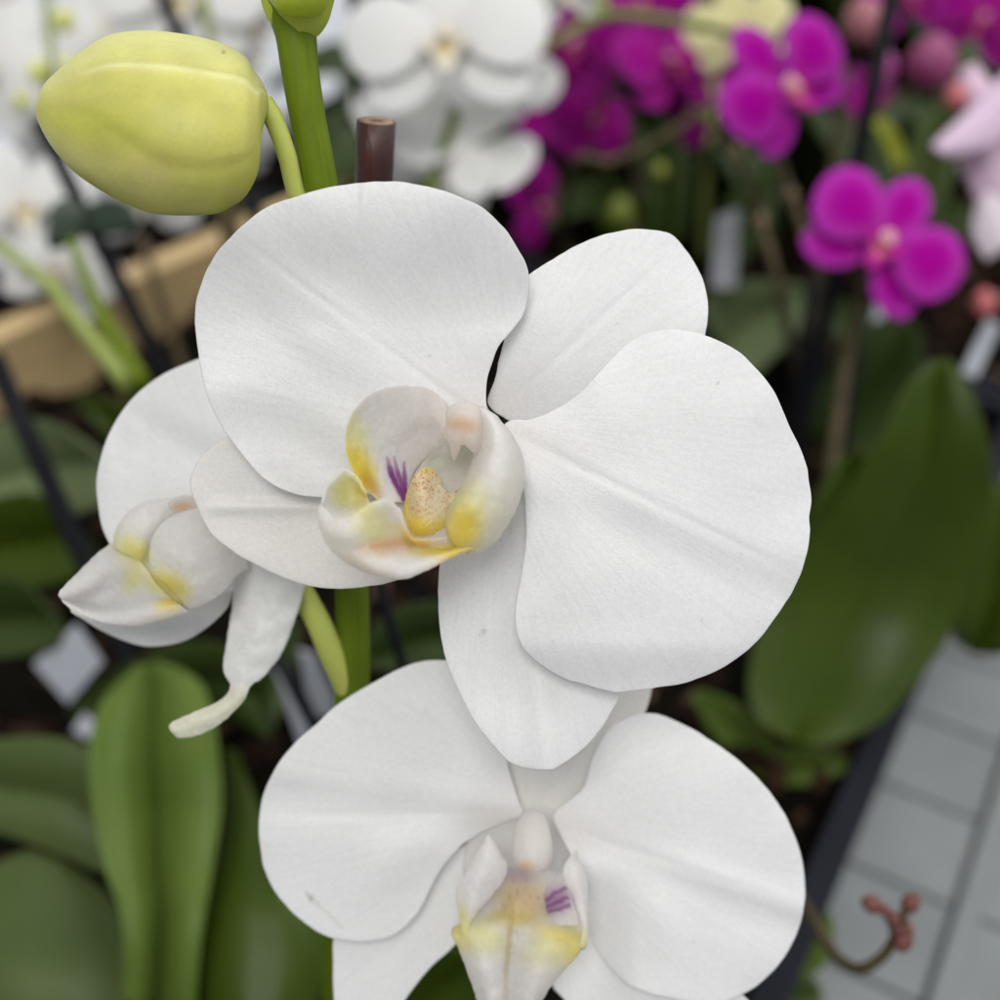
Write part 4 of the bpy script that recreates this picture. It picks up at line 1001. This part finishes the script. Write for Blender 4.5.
# --- white orchids beyond the board
p10 = plant('orchid_plant', 150, 300, 'blurred white orchid blooms beyond the wooden board, behind the lime green bud', z=.485)
for (x, y, d, wd, ro, ya, pi_) in ((20,205,.62,150,20,20,-10),(-10,60,.66,160,-30,0,0),(60,120,.70,120,40,-20,10),(180,-5,.72,170,0,10,-10),(250,30,.74,100,60,-10,0),(110,30,.78,150,30,10,0),(60,270,.70,120,-20,20,-20),(140,190,.80,130,10,0,0),(225,120,.85,120,-15,10,0),(5,-20,.8,140,60,0,0)):
    place(FW, p10, x, y, d, wd, ro, pi_, ya)
stalk(p10, [(45,-20,.60,8),(50,40,.60,9),(52,75,.60,9),(45,110,.61,7)], M_PALESTEM, None, 'stalk')
for (x, y, r) in ((64,20,10),(38,72,10),(70,66,9),(22,100,8)): budball(p10, x, y, .60, r, (.50, .52, .16))
stalk(p10, [(200,-20,.60,9),(206,10,.60,9),(212,60,.61,9),(225,140,.64,9)], M_PALESTEM, (240, 240), 'stalk')
p11 = plant('orchid_plant', 150, 420, 'orchid with two green stems leaning before the wooden board, dull leaves at its foot')
stalk(p11, [(-30,225,.50,12),(20,262,.495,12),(52,288,.49,13),(80,325,.485,15),(105,355,.485,16),(128,388,.485,17)], M_PALESTEM, (150, 430))
stalk(p11, [(72,240,.50,10),(84,275,.495,12),(104,320,.49,14),(124,352,.49,15),(146,388,.49,15)], M_STEM, (165, 430), 'stem')
leaf('leaf', [(120,470,128,478,.50),(60,425,112,500,.505),(10,420,60,520,.51),(-40,440,-10,530,.52)], M_LEAFP, p11, fold=.012)
leaf('leaf', [(90,540,98,548,.48),(40,495,80,575,.485),(-10,500,20,590,.49),(-50,520,-40,580,.50)], M_LEAFO, p11, fold=.012)
leaf('leaf', [(60,620,66,628,.47),(20,580,50,650,.475),(-30,580,-10,660,.48)], M_LEAFD, p11, fold=.010)
leaf('leaf', [(70,395,76,402,.53),(110,400,100,430,.53),(150,420,135,460,.535),(200,450,180,500,.54)], M_LEAFO, p11, fold=.010)

# --- orchid of which only the broad dull leaves show
p12 = plant('orchid_plant', -30, 900, 'leafy orchid without a bloom, broad dull grey green leaves cut off by the corner')
leaf('leaf', [(122,800,128,850,.425),(98,755,104,872,.425),(60,738,62,856,.425),(0,738,0,834,.43),(-60,745,-70,820,.435),(-110,770,-110,800,.44)], M_LEAFG, p12, fold=.004)
leaf('leaf', [(30,848,62,858,.43),(-10,870,108,895,.425),(-40,920,132,940,.415),(-50,970,142,985,.405),(-40,1030,140,1040,.40),(-10,1080,110,1090,.395)], M_LEAFG, p12, fold=-.006)

# ================================================================== dark mass of leaves under the far blooms
rl = random.Random(5)
parts_ = []
for _ in range(330):
    n_, e_ = rl.uniform(NL_ + .06, NR_ - .05), rl.uniform(.70, 2.2)
    a_ = rl.uniform(0, 6.283); ln = rl.uniform(.08, .17); wd = rl.uniform(.018, .034); lift = rl.uniform(.03, .13 if e_ < 1.0 else .17)
    if n_ > -.2 and e_ < .85: lift *= .5
    p0 = B(n_, e_, .61); dr_ = Vector((math.cos(a_), math.sin(a_), 0)); sd_ = Vector((-dr_.y, dr_.x, 0))
    net = []
    for u, wf in ((0, .45), (.3, .9), (.6, 1), (.85, .75), (1, .08)):
        cpt = p0 + dr_ * ln * u + Vector((0, 0, lift * math.sin(u * 2.3)))
        net.append([tuple(cpt + sd_ * wd * wf * q + Vector((0, 0, .35 * wd * abs(q)))) for q in (-1, -.5, 0, .5, 1)])
    parts_.append(patch_data(net, 9, 5, None, None, .0014))
V, f, c, s = join(*parts_)
o = mk('dark_foliage', V, f, M_LEAFD, None, c, s)
tag(o, 'dense dark green leaves filling the far trays under the blooms', 'foliage', kind='stuff')

# ================================================================== stakes, clip and labels
def stake(pts, label, mat=M_BLACK, z=.60):
    (x0, y0, d0, w0), (x1, y1, d1, w1) = pts
    a, b = P(x0, y0, d0), P(x1, y1, d1); dr = (b - a).normalized()
    e = a + dr * ((z - a.z) / dr.z) if dr.z < -.05 else b
    o = tube('plant_stake', [a, a.lerp(e, .5), e], [w0 * .5 * d0 / F] * 3, mat, None, 12, 6)
    return tag(o, label, 'stake', 'thin stakes among the orchids')
stake([(160,-10,.56,15),(178,32,.56,15)], 'black stake passing behind the tip of the lime green bud')
stake([(38,120,.54,17),(165,375,.56,17)], 'black stake with the dark green clip, leaning across the wooden board')
stake([(-8,355,.46,22),(84,560,.47,22)], 'thick black stake leaning over the dull leaves near the wooden board')
stake([(893,-10,.50,17),(857,165,.53,17)], 'black stake rising behind the low magenta bloom, a mauve bud on each side')
stake([(140,235,.60,9),(182,365,.60,9)], 'thin brown stake against the wooden board', M_BROWNSTEM)
stake([(812,280,.58,13),(796,430,.60,13)], 'dark stake directly below the brown spikes, leaning outward', M_BLACK)
stake([(858,310,.57,14),(845,430,.58,14)], 'dark stake right under the low magenta bloom', M_BLACK)
stake([(376,575,.34,11),(410,690,.36,11)], 'thin black stake beside the main stem, between the two white blooms')
stake([(200,120,.62,22),(232,240,.64,22)], 'dark brown stake below the lime green bud, at the end of the visible board', M_BROWNSTEM)
stake([(352,-10,.58,10),(362,110,.60,10)], 'grey black stake between the main stem and the blurred white bloom')
stake([(268,640,.40,14),(325,745,.41,14)], 'black stake between two pale labels under the side view bloom')

clip = tag(empty('plant_clip', P(90, 222, .535)), 'dark green butterfly shaped plant clip gripping a black stake', 'clip')
def wing(pts, d, nm='wing'):
    net = [[(a + (c - a) * u, b + (e - b) * u, d + dd + .004 * abs(u - .5)) for u in (0, .33, .66, 1)] for (a, b, c, e, dd) in pts]
    V, f, c, s = patch_data(net, 20, 14, lambda x, y, z: P(x, y, z), None, .0016)
    return mk(nm, V, f, M_CLIP, clip, c, s)
wing([(84,205,88,235,0), (66,198,70,246,-.004), (52,205,50,250,-.008), (49,218,48,240,-.008)], .533)
wing([(84,206,88,234,0), (104,198,108,236,-.004), (124,200,128,232,-.007), (136,210,138,222,-.008)], .533)

def label(poly, d, lab, th=.0011, tilt=0.0, mat=None):
    """flat plastic plant label: corners in photo px"""
    t_ = tag(empty('plant_label', P(sum(p[0] for p in poly) / len(poly), sum(p[1] for p in poly) / len(poly), d)), lab, 'label', 'plastic plant labels')
    q = [P(x, y, d + tilt * (y - poly[0][1]) / 100) for x, y in poly]
    n = (q[1] - q[0]).cross(q[2] - q[0]).normalized() * th
    k = len(q)
    V = q + [p + n for p in q]
    f = [tuple(range(k)), tuple(range(2 * k - 1, k - 1, -1))] + [(i, (i + 1) % k, (i + 1) % k + k, i + k) for i in range(k)]
    mk('label_plate', V, f, mat or M_GREYTAG, t_, [(1, 1, 1)] * len(V), [(0, 0, 0)] * len(V), smooth=False)
    return t_
label([(76,624), (103,662), (68,704), (33,664)], .47, 'square pale label standing on its corner among dark leaves', tilt=.01)
label([(84,713), (98,724), (88,740), (72,730)], .47, 'tiny scrap of a pale label low beside the tall leaf')
label([(716,216), (741,208), (736,288), (711,288)], .63, 'upright grey label just past the tip of the dorsal sepal', tilt=-.01, mat=M_DULLTAG)
label([(988,318), (1000,326), (976,378), (962,372)], .58, 'slim white label slanting above the tip of the big leaf', tilt=.0)
label([(298,650), (314,656), (334,700), (334,718), (318,716), (306,690)], .43, 'pale label with a rounded head close to the main stem', tilt=.02)
label([(272,664), (282,660), (322,740), (300,746)], .44, 'long narrow pale label slanting behind the lower white bloom', tilt=.02)
label([(876,300), (886,298), (884,318), (872,322)], .60, 'white label mostly hidden under the low magenta bloom')
